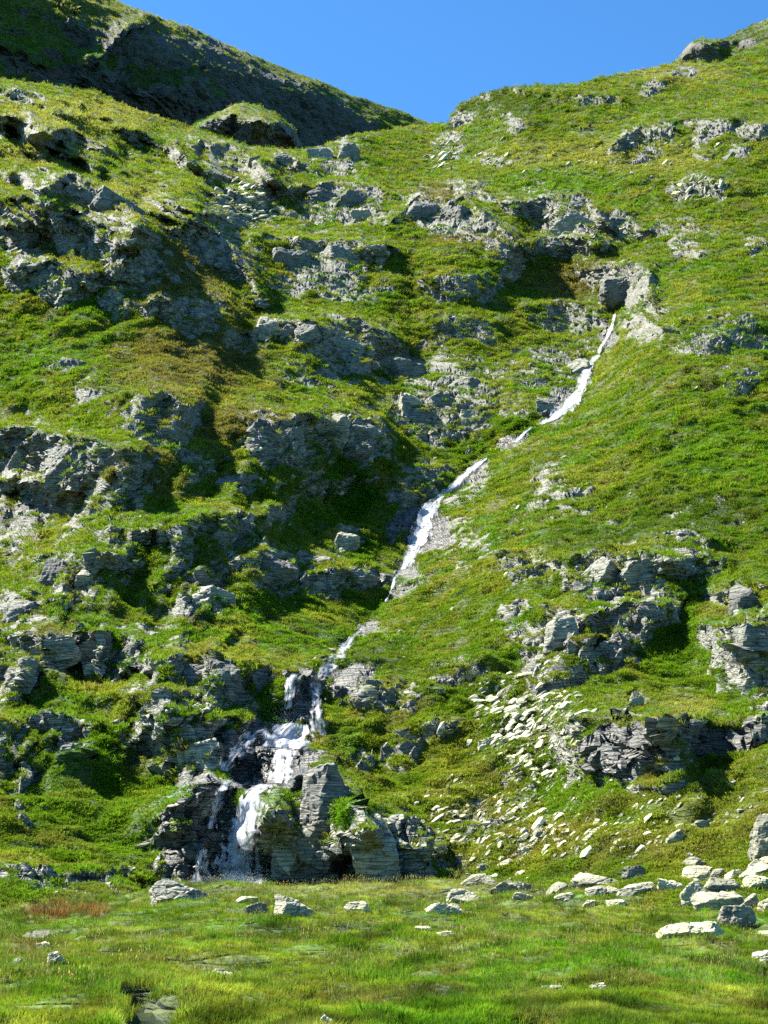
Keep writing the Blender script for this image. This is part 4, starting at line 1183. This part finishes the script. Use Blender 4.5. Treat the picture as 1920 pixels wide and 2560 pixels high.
BOULDERS = [  # box in the photograph, tilt (degrees), label, name
 (665,2252,782,2298,-6,'pale pointed boulder standing alone in the meadow below the waterfall','boulder'),
 (610,2260,662,2292,8,'low grey rock just left of the lone pointed meadow boulder','boulder'),
 (856,2254,922,2286,-14,'pale tilted slab sunk in the meadow right of the lone pointed boulder','boulder'),
 (586,2241,644,2257,0,'low flat stone in the grass close under the waterfall foot','boulder'),
 (359,2203,512,2263,-4,'broad dark outcrop boulder at the meadow edge left of the waterfall foot','boulder'),
 (28,2398,60,2420,10,'small white stone near the left edge of the meadow','boulder'),
 (48,2330,118,2356,10,'ragged grey rock in the grass at the far left of the meadow','boulder'),
 (112,2383,158,2412,0,'small dark rock half buried in the left meadow','boulder'),
 (84,2356,120,2374,-5,'little grey stone below the ragged rock at the left','boulder'),
 (521,2423,582,2448,-12,'pale slab lying alone low in the left of the meadow','boulder'),
 (793,2541,830,2575,5,'grey stone cut by the bottom edge of the picture','boulder'),
 (1116,2226,1205,2262,3,'dark wedge shaped boulder in the middle of the meadow edge','boulder'),
 (1070,2260,1160,2292,-5,'crumbled grey rock just below the dark wedge boulder','boulder'),
 (1041,2315,1086,2333,0,'small pale stone in the middle of the meadow','boulder'),
 (1095,2329,1146,2342,0,'flat grey stone right of the small pale middle stone','boulder'),
 (1236,2205,1338,2233,-4,'long pale slab at the foot of the scree slope','boulder'),
 (1285,2234,1336,2252,0,'low stone under the long pale slab at the scree foot','boulder'),
 (1438,2189,1570,2224,-6,'long pale rounded slab at the left end of the boulder row','boulder'),
 (1554,2168,1616,2206,4,'upright speckled boulder standing above the long pale slab','boulder'),
 (1365,2212,1432,2234,5,'flat pale rock left of the boulder row','boulder'),
 (1386,2231,1454,2252,0,'low pale rock in the grass below the boulder row','boulder'),
 (1456,2218,1512,2244,6,'small cracked rock below the long rounded slab','boulder'),
 (1504,2216,1556,2242,-10,'dark sided rock between the cracked rock and the rubble ridge','boulder'),
 (1520,2249,1570,2269,8,'pale loaf shaped stone alone below the boulder row','boulder'),
 (1455,2252,1500,2268,0,'thin flat stone left of the loaf shaped stone','boulder'),
 (1544,2210,1656,2242,8,'long low rubbly rock in the middle of the boulder row','boulder'),
 (1640,2198,1712,2234,-4,'dark cracked rock next to the big leaning boulder','boulder'),
 (1712,2208,1775,2270,22,'leaning boulder with a dark shaded right face','boulder'),
 (1741,2228,1860,2278,-3,'large flat sided pale block in front of the boulder pile','boulder'),
 (1768,2196,1870,2236,-4,'speckled boulder behind the large flat sided pale block','boulder'),
 (1637,2298,1825,2347,10,'big flat pale slab sloping down to the left in the meadow','slab_boulder'),
 (1805,2274,1905,2328,-6,'block with a dark hollow at the upper end of the big sloping slab','boulder'),
 (1706,2146,1778,2178,0,'yellowish lichened boulder on the grass above the boulder pile','boulder'),
 (1716,2130,1736,2150,10,'small upright stone on top of the yellowish lichened boulder','boulder'),
 (1708,2174,1790,2210,5,'pale broken rock between the lichened boulder and the pile','boulder'),
 (1782,2172,1818,2200,-8,'small dark pointed rock at the back of the boulder pile','boulder'),
 (1864,2058,1990,2152,24,'huge pale boulder cut by the right edge of the picture','boulder'),
 (1862,2146,1990,2188,10,'grey smooth boulder under the huge pale boulder','boulder'),
 (1818,2176,1862,2200,10,'pale stone left of the grey smooth boulder','boulder'),
 (1848,2190,1940,2226,14,'long pale rock at the right edge below the grey smooth boulder','boulder'),
 (1856,2242,1904,2276,-8,'pale stone right of the large flat sided block','boulder'),
 (1900,2238,1960,2284,0,'white boulder at the right edge beside the boulder pile','boulder'),
 (1886,2382,1960,2410,5,'pale rock low in the meadow at the right edge','boulder'),
 (1896,2330,1960,2346,0,'thin pale slab at the right edge below the hollow block','boulder'),
 (1471,2460,1517,2483,6,'small angular white stone low in the right half of the meadow','boulder'),
 (1356,2466,1418,2486,4,'flat dark stone left of the small angular white stone','boulder'),
 (1662,2068,1720,2114,26,'dark layered slab leaning to the right on the lower green slope','slab_boulder'),
 (1738,2055,1776,2078,12,'small grey stone above the dark leaning slab','boulder'),
 (1332,2072,1367,2102,8,'rounded white stone on the scree slope above the boulder row','boulder'),
 (1303,2070,1330,2096,30,'dark edged stone next to the rounded white scree stone','boulder'),
 (1292,2112,1342,2138,24,'long pale slab pointing up right low on the scree','slab_boulder'),
 (1193,2158,1230,2188,24,'yellowish block at the foot of the scree beside the dark rocks','boulder'),
 (1150,2186,1240,2216,0,'pale broad rock at the lower left corner of the scree','boulder'),
 (1572,1730,1610,1772,-12,'pale triangular stone standing on the turf above the layered cliff','boulder'),
 (1240,1708,1300,1742,32,'long white slab at the top of the scree','slab_boulder'),
 (1292,1880,1342,1912,22,'large pale slab in the thick of the scree','slab_boulder'),
 (1195,1838,1250,1868,18,'pale overhanging slab on the left side of the scree','slab_boulder'),
 (1336,985,1384,1030,-10,'dark rounded boulder beside the upper cascade','boulder'),
 (1643,1502,1708,1562,14,'bright lichened block on the broken crag of the right slope','boulder'),
 (1366,1525,1458,1608,-10,'large grey angular block in the middle of the right slope','boulder'),
 (1414,1600,1455,1646,-5,'left one of two bright blocks below the grey angular block','boulder'),
 (1452,1602,1494,1646,8,'right one of two bright blocks below the grey angular block','boulder'),
 (835,1318,902,1384,-14,'bright square block above the dark pool of the stream','boulder'),
 (705,520,746,553,18,'pale pointed block beside the high boulder field','boulder'),
 (878,508,932,556,12,'big pale block at the base of the rounded crags','boulder'),
 (752,552,776,570,0,'lone dark block on the bright green bench','boulder'),
 (637,784,697,845,0,'rounded grey boulder at the left of three on the turf shelf','boulder'),
 (696,800,738,850,-10,'pale middle boulder of three on the turf shelf','boulder'),
 (734,796,802,858,0,'rounded grey boulder at the right of three on the turf shelf','boulder'),
 (455,1958,535,2022,10,'big pale smooth boulder beside the lower waterfall','boulder'),
 (371,293,384,305,0,'tiny white stone on the skyline of the left ridge','boulder'),
]
for k, (u0, v0, u1, v1, tilt, lab, nm) in enumerate(BOULDERS):
    h_ = hit((u0 + u1) / 2, v1 - 0.10 * (v1 - v0))
    if h_ is None:
        continue
    pt = h_[0]
    d = (pt - Vector((0, 0, EYE))).length
    w_, hh = (u1 - u0) * d / F, (v1 - v0) * d / F
    if nm == 'slab_boulder':
        hh *= 0.75
    me = boulder_mesh(nm, 300 + k, w_, max(w_, hh) * 0.75, hh * 1.35, R(tilt), fine=(u1 - u0) > 75)
    if k == 4 or (v1 < 1700 and any(q in lab for q in ('grey', 'dark', 'middle boulder'))):
        me.materials[0] = M_ROCK
    o = bpy.data.objects.new('boulder', me)
    o.location = pt + Vector((0, 0.30 * w_, hh * 0.27))
    link(o, label=lab, category='boulder')
    o['group'] = 'boulders lying on the meadow and slopes'

# large slabs and buttresses of the crags (parts of the hillside)
CRAGS = [  # box in the photograph, tilt
 (668,1992,815,2214,-5),(735,1950,900,2205,-8),(700,2100,880,2216,12),(880,2045,985,2205,14),(950,2085,1050,2195,16),
 (425,1645,520,1775,-6),(505,1640,600,1770,6),(425,1800,500,1915,-8),(470,1845,560,1930,10),
 (1455,1392,1560,1515,-18),(1550,1385,1650,1490,-24),(1840,1555,1925,1660,12),(1830,1460,1905,1570,26),(1850,1660,1930,1755,6),
 (1002,500,1110,588,-10),(1090,492,1200,590,-22),(1180,520,1290,606,-26),(1290,500,1400,575,-20),(1380,525,1500,610,-28),(1412,487,1500,550,-24),(1525,515,1585,600,-30),(1345,598,1465,645,-4),
 (750,462,850,550,-6),(845,462,955,556,-8),(690,602,800,720,-4),(790,606,900,690,-8),(775,355,840,440,10),(835,350,900,440,4),(668,378,765,428,-24),
 (1512,666,1620,752,-8),(130,450,240,535,-28),(230,480,345,565,-34),(20,520,110,640,0),(120,545,235,650,-22),
 (618,1035,700,1150,-8),(690,1045,765,1160,-14),(790,1020,870,1135,-18),(860,1035,945,1145,-26),(590,1380,720,1470,14),(715,1365,845,1450,-14),(830,1418,955,1478,-4),
 (970,900,1060,985,-20),(1050,960,1140,1060,-8),(980,985,1055,1085,14),(1130,930,1210,1010,-20),(1150,1010,1225,1085,6),(820,830,905,925,-20),(1400,895,1480,965,34),
 (100,1390,180,1505,-8),(175,1395,255,1505,8),(70,1590,190,1675,-5),(190,1585,300,1680,-8),(290,1590,375,1675,-12),(5,1490,100,1590,0),(10,1085,110,1190,-4),(110,1095,225,1215,-8),(455,1450,570,1555,10),(550,1290,650,1380,-4),
]
for k, (u0, v0, u1, v1, tilt) in enumerate(CRAGS):
    hits = [hit(u0 + (u1 - u0) * a_, v0 + (v1 - v0) * b_, (hill,)) for a_ in (.25, .5, .75) for b_ in (.25, .5, .75)]
    hits = [h_[0] for h_ in hits if h_]
    if len(hits) < 3:
        continue
    yy = sorted(q.y for q in hits)[len(hits) // 2]
    c = at((u0 + u1) / 2, (v0 + v1) / 2, yy)
    d = float(np.linalg.norm(c - np.array([0, 0, EYE])))
    w_, hh = (u1 - u0) * d / F * 1.05, (v1 - v0) * d / F * 1.05
    dp = 0.9 * min(w_, hh) + 0.2 * max(w_, hh)
    me = boulder_mesh('rock', 500 + k, w_, dp, hh, R(tilt), mat=M_ROCK, fine=(u1 - u0) > 90)
    o = bpy.data.objects.new('rock', me)
    link(o, hill)
    o.location = Vector(c) + Vector((0, 0.36 * dp, 0))

# ------------------------------------------------------------------ falling water
def ribbon(name, path, off=0.45, dense=0.5, wide=1.15, label=None):
    """white water draped over the rock along a pixel path (u, v, width)"""
    pts = np.array(path, float)
    seg = np.hypot(np.diff(pts[:, 0]), np.diff(pts[:, 1]))
    t = np.concatenate([[0], np.cumsum(seg)])
    n = max(4, int(t[-1] / 3.2))
    s = np.linspace(0, t[-1], n)
    cu, cv, cw = (np.interp(s, t, pts[:, i]) for i in range(3))
    k = np.ones(7) / 7
    sm = lambda a: np.convolve(np.pad(a, 3, mode='edge'), k, 'valid')
    cu, cv = sm(cu), sm(cv)
    cu = cu + 2.0 * np.sin(s / 17.0 + len(path)) 
    m = int(max(5, np.ceil(cw.max() / 3.2)))
    a = np.linspace(-0.5, 0.5, m)
    U = cu[:, None] + a[None] * cw[:, None] * wide
    V = cv[:, None] + 0.10 * a[None] * cw[:, None]
    D = np.zeros_like(U)
    for i in range(n):
        for j in range(m):
            h = hit(U[i, j], V[i, j], (hill,))
            D[i, j] = h[0].y if h else np.nan
    D = np.where(np.isnan(D), np.nanmedian(D), D)
    # water leaps clear of hollows: follow the nearer rock
    for _ in range(3):
        Dp = np.pad(D, 2, mode='edge')
        mn = np.min([Dp[2 + x:2 + x + n, 2 + y:2 + y + m] for x in (-2, -1, 0, 1, 2) for y in (-1, 0, 1)], axis=0)
        D = 0.5 * D + 0.5 * mn
    for _ in range(2):
        Dp = np.pad(D, 1, mode='edge')
        D = (Dp[:-2, 1:-1] + Dp[2:, 1:-1] + Dp[1:-1, :-2] + Dp[1:-1, 2:] + 2 * D) / 6
    P = at(U, V, D - off * (1 - (2 * a[None]) ** 2 * 0.8))
    P[..., 1] -= 0.10 * perlin(np.stack([U / 6, V / 25, U * 0], -1), 9)
    along = np.concatenate([[0], np.cumsum(np.linalg.norm(np.diff(P[:, m // 2], axis=0), axis=1))])
    wm = cw.mean() * D.mean() / F
    edge = 1 - np.clip(np.abs(2 * a)[None] + 0.35 * perlin(np.stack([U / 11, V / 14, U * 0 + 8], -1), 14), 0, 1.3) ** 2.2
    den = dense * (0.55 + 0.45 * edge) + 0.0 * U
    den = den - 0.34 * (1 - edge) + 0.22 * perlin(np.stack([U / 16, V / 34, U * 0 + 3], -1), 4)
    den *= sstep(0, 10, s)[:, None] * 0.3 + 0.7
    o = grid_mesh(name, P, M_FALLS, {'dense': den})
    uvl = o.data.uv_layers.new(name='flow')
    li = np.empty(len(o.data.loops), np.int32)
    o.data.loops.foreach_get('vertex_index', li)
    uu = np.broadcast_to((a + 0.5)[None] * wm * 1.6, U.shape).reshape(-1)
    vv = np.broadcast_to(along[:, None], U.shape).reshape(-1)
    uvl.data.foreach_set('uv', np.stack([uu[li], vv[li]], 1).reshape(-1).astype(np.float32))
    if name == 'waterfall':
        link(o, kind='structure')
    else:
        link(o, kind='structure')
    if label:
        o['label'] = label
    return o
FALLS = [
 ('stream', [(1540,780,10),(1530,812,14),(1518,840,13),(1506,865,14),(1497,886,18)], .55),
 ('waterfall', [(1498,884,22),(1478,905,30),(1462,940,40),(1448,975,46),(1428,1010,60),(1400,1030,60),(1380,1044,40),(1352,1060,22),(1335,1066,16)], .56),
 ('stream', [(1335,1064,12),(1318,1078,18),(1298,1098,22),(1284,1106,14)], .58),
 ('waterfall', [(1228,1132,10),(1205,1150,18),(1180,1172,28),(1155,1195,32),(1130,1218,36),(1108,1236,44)], .60),
 ('waterfall', [(1106,1232,34),(1085,1255,52),(1070,1280,66),(1058,1310,78),(1046,1345,72),(1034,1375,58),(1020,1405,42),(1004,1425,26)], .54),
 ('stream', [(1004,1424,22),(988,1448,16),(975,1480,14),(960,1512,12)], .42),
 ('waterfall', [(912,1560,10),(900,1572,14),(885,1590,16),(868,1612,30),(845,1635,42),(822,1662,50),(805,1690,44),(792,1702,30)], .52),
 ('waterfall', [(738,1680,40),(728,1705,44),(722,1740,38),(716,1775,30)], .50),
 ('waterfall', [(785,1700,30),(790,1722,40),(792,1755,34),(795,1785,36),(790,1812,44),(800,1840,30)], .52),
 ('waterfall', [(740,1806,70),(725,1825,110),(712,1850,130),(705,1872,110)], .64),
 ('waterfall', [(720,1868,60),(708,1895,64),(700,1925,58),(694,1960,54)], .58),
 ('waterfall', [(650,1820,60),(610,1850,70),(580,1900,60),(560,1930,44)], .46),
 ('waterfall', [(662,1958,30),(645,1975,50),(628,2000,56),(615,2035,56),(606,2075,64),(600,2120,84),(596,2165,108),(594,2212,120)], .70),
 ('waterfall', [(575,1945,36),(560,1968,44),(548,1995,38),(538,2030,22),(528,2075,22)], .54),
 ('stream', [(560,1965,40),(600,1960,60),(635,1965,40)], .42),
 ('waterfall', [(512,2120,24),(504,2150,32),(498,2180,36),(494,2210,38)], .56),
]
FL_LAB = ['thin bright thread of water in the dark notch high on the right','upper cascade slanting left beside the bright green slope','short stretch of white stream below the upper cascade','white chute of the middle cascade sliding over its lip',
 'middle waterfall dropping into the dark pool','dark glinting runnel under the middle waterfall','first chute of the lower falls below the grassy knoll','thin twin veil at the left top of the lower falls','narrow white drop at the right of the lower falls','broad white fan at the centre of the lower falls','streaked curtain under the broad white fan','thin trickles over the dark wet rock left of the fan',
 'tall bottom waterfall landing at the meadow edge','left side trickle beside the tall bottom waterfall','shallow water crossing the ledge above the bottom waterfall','little broken fall at the left foot of the lower falls']
for (nm, pth, dn), lb in zip(FALLS, FL_LAB):
    hi_ = pth[0][1] < 1500
    ribbon(nm, pth, dense=dn + (0.10 if hi_ else 0.03), wide=1.0 if hi_ else 1.45, label=lb)

# creek water in the meadow
bm = bmesh.new()
cl = [Vector((x, y, 0)) for x, y in CREEK]
prev = None
for i, c in enumerate(cl):
    t = (cl[min(i + 1, len(cl) - 1)] - cl[max(i - 1, 0)]).normalized()
    nrm = Vector((-t.y, t.x, 0))
    zz = float(meadow_z(np.array([c.x]), np.array([c.y]))[0])
    wv = 0.22
    row = [bm.verts.new(c + nrm * wv * q + Vector((0, 0, zz + 0.10))) for q in (-1, -.5, 0, .5, 1)]
    if prev:
        for a_, b_ in zip(range(4), range(1, 5)):
            bm.faces.new((prev[a_], prev[b_], row[b_], row[a_]))
    prev = row
me = bpy.data.meshes.new('creek_water')
bm.to_mesh(me); bm.free()
mw, nt = nodes_of('still_creek_water')
b = N(nt, 'ShaderNodeBsdfPrincipled')
b.inputs['Base Color'].default_value = (0.03, 0.035, 0.03, 1)
b.inputs['Roughness'].default_value = 0.06
tc = N(nt, 'ShaderNodeTexCoord')
bp = N(nt, 'ShaderNodeBump')
bp.inputs['Strength'].default_value = 0.15
nt.links.new(noise(nt, tc.outputs['Object'], 6.0, 2), bp.inputs['Height'])
nt.links.new(bp.outputs[0], b.inputs['Normal'])
o_ = N(nt, 'ShaderNodeOutputMaterial')
nt.links.new(b.outputs[0], o_.inputs[0])
me.materials.append(mw)
link(bpy.data.objects.new('creek_water', me), kind='structure')

# spray where the falls land (fine drops)
drop = []
dm = hull_mesh('drop', 900, (1, 1, 1), 5, None)
def spray(u, v, su, sv, n, smin, smax, off):
    h = hit(u, v, (hill,))
    y0 = h[0].y
    for _ in range(n):
        uu, vv = u + rng.normal(0, su), v - abs(rng.normal(0, sv))
        q = at(uu, vv, y0 - off + rng.normal(0, 0.5))
        s_ = rng.uniform(smin, smax) * y0 / F
        drop.append((dm, Matrix.Translation(Vector(q)) @ Matrix.Diagonal((s_, s_, s_ * rng.uniform(1, 2.5), 1))))
spray(595, 2210, 40, 13, 6500, 0.3, 0.95, 0.9)
spray(496, 2206, 14, 11, 500, 0.25, 0.8, 0.7)
spray(1008, 1418, 14, 14, 700, 0.22, 0.7, 1.0)
spray(715, 1806, 20, 20, 500, 0.25, 0.7, 0.8)
spray(705, 1876, 36, 15, 500, 0.25, 0.7, 0.7)
M_DROP = mat_plain('spray_drops', (0.82, 0.86, 0.92), 0.3)
link(join_copies('spray', drop, M_DROP), kind='stuff')

# ------------------------------------------------------------------ two walkers on the path
def skin_person(u, v, height, top, trousers, hat, face, label, stride):
    h = hit(u, v, (hill,))
    base = h[0]
    k = height / 1.75
    V_ = [(0,0,.95),(0,0,1.15),(.02,0,1.40),(.03,0,1.50),(.06,0,1.62),(.07,0,1.70),          # pelvis, waist, chest, neck, head, crown
          (0,-.10,.90),(stride,-.11,.50),(stride*1.1-.06,-.11,.08),(stride*1.1+.12,-.11,.03),
          (0,.10,.90),(-stride*.5,.11,.48),(-stride*1.3,.11,.08),(-stride*1.3+.17,.11,.03),
          (.01,-.19,1.38),(.02,-.24,1.12),(.20,-.22,1.00),(.27,-.21,.97),(.01,.19,1.38),(-.06,.24,1.12),(.10,.23,.94),(.16,.22,.90)]
    E_ = [(0,1),(1,2),(2,3),(3,4),(4,5),(0,6),(6,7),(7,8),(8,9),(0,10),(10,11),(11,12),(12,13),(2,14),(14,15),(15,16),(16,17),(2,18),(18,19),(19,20),(20,21)]
    rad = [.15,.14,.16,.06,.095,.06,.10,.065,.045,.04,.10,.065,.045,.04,.07,.05,.04,.03,.07,.05,.04,.03]
    me = bpy.data.meshes.new('person')
    me.from_pydata([tuple(c * k for c in q) for q in V_], E_, [])
    o = bpy.data.objects.new('person', me)
    link(o, label=label, category='person')
    o.location = base + Vector((0, 0, 0.10))
    md = o.modifiers.new('skin', 'SKIN')
    for i, r_ in enumerate(rad):
        me.skin_vertices[0].data[i].radius = (r_ * k * 1.35, r_ * k * 1.35)
    me.skin_vertices[0].data[0].use_root = True
    sd = o.modifiers.new('smooth', 'SUBSURF')
    sd.levels = sd.render_levels = 1
    mt, nt = nodes_of('walker_clothes')
    tc = N(nt, 'ShaderNodeTexCoord')
    sp = N(nt, 'ShaderNodeSeparateXYZ')
    nt.links.new(tc.outputs['Object'], sp.inputs[0])
    cr = ramp(nt, math_n(nt, 'DIVIDE', sp.outputs[2], 1.8 * k), [(0.05, (.03,.03,.03)), (0.08, trousers), (0.53, trousers), (0.55, top), (0.83, top), (0.85, face), (1.0, face)])
    b = N(nt, 'ShaderNodeBsdfPrincipled')
    b.inputs['Roughness'].default_value = .85
    nt.links.new(cr, b.inputs['Base Color'])
    ou = N(nt, 'ShaderNodeOutputMaterial')
    nt.links.new(b.outputs[0], ou.inputs[0])
    me.materials.append(mt)
    if hat is not None:
        bm = bmesh.new()
        bmesh.ops.create_uvsphere(bm, u_segments=12, v_segments=8, radius=.125 * k)
        for q in list(bm.verts):
            q.co.z = max(q.co.z, -0.02 * k)
        r0 = bmesh.ops.create_circle(bm, cap_ends=True, segments=14, radius=.19 * k)
        for q in r0['verts']:
            q.co.z -= .02 * k; q.co.x += .02 * k
        hm = bpy.data.meshes.new('hat'); bm.to_mesh(hm); bm.free()
        hm.materials.append(mat_plain('pale_hat_cloth', hat))
        ho = bpy.data.objects.new('hat', hm)
        link(ho, o)
        ho.location = (0.07 * k, 0, 1.70 * k)
    return o, k
def backpack(o, k, col, label):
    bm = bmesh.new()
    bmesh.ops.create_cube(bm, size=1)
    bmesh.ops.scale(bm, vec=(.24 * k, .34 * k, .55 * k), verts=bm.verts)
    bmesh.ops.bevel(bm, geom=bm.edges[:], offset=.07 * k, segments=3, affect='EDGES')
    for sy in (-.1, .1):     # shoulder straps
        r0 = bmesh.ops.create_cube(bm, size=1)
        bmesh.ops.scale(bm, vec=(.34 * k, .05 * k, .04 * k), verts=r0['verts'])
        bmesh.ops.translate(bm, vec=(.16 * k, sy * k, .22 * k), verts=r0['verts'])
    me = bpy.data.meshes.new('backpack'); bm.to_mesh(me); bm.free()
    me.materials.append(mat_plain('pack_cloth', col))
    b_ = bpy.data.objects.new('backpack', me)
    link(b_, label=label, category='backpack')
    b_.location = o.location + Vector((-.26 * k, 0, 1.22 * k))
p1, k1 = skin_person(1453, 333.5, 1.92, (.012,.012,.014), (.012,.012,.016), (.75,.72,.66), (.35,.22,.15), 'walker in black clothes and a pale hat, lower of the two on the path', .16)
backpack(p1, k1, (.45,.43,.40), 'pale backpack on the lower walker with the hat')
p2, k2 = skin_person(1475, 326.5, 1.88, (.015,.017,.022), (.05,.055,.07), None, (.03,.022,.018), 'dark haired walker in dark clothes ahead, higher on the path', .20)
backpack(p2, k2, (.16,.17,.20), 'grey backpack on the higher walker')
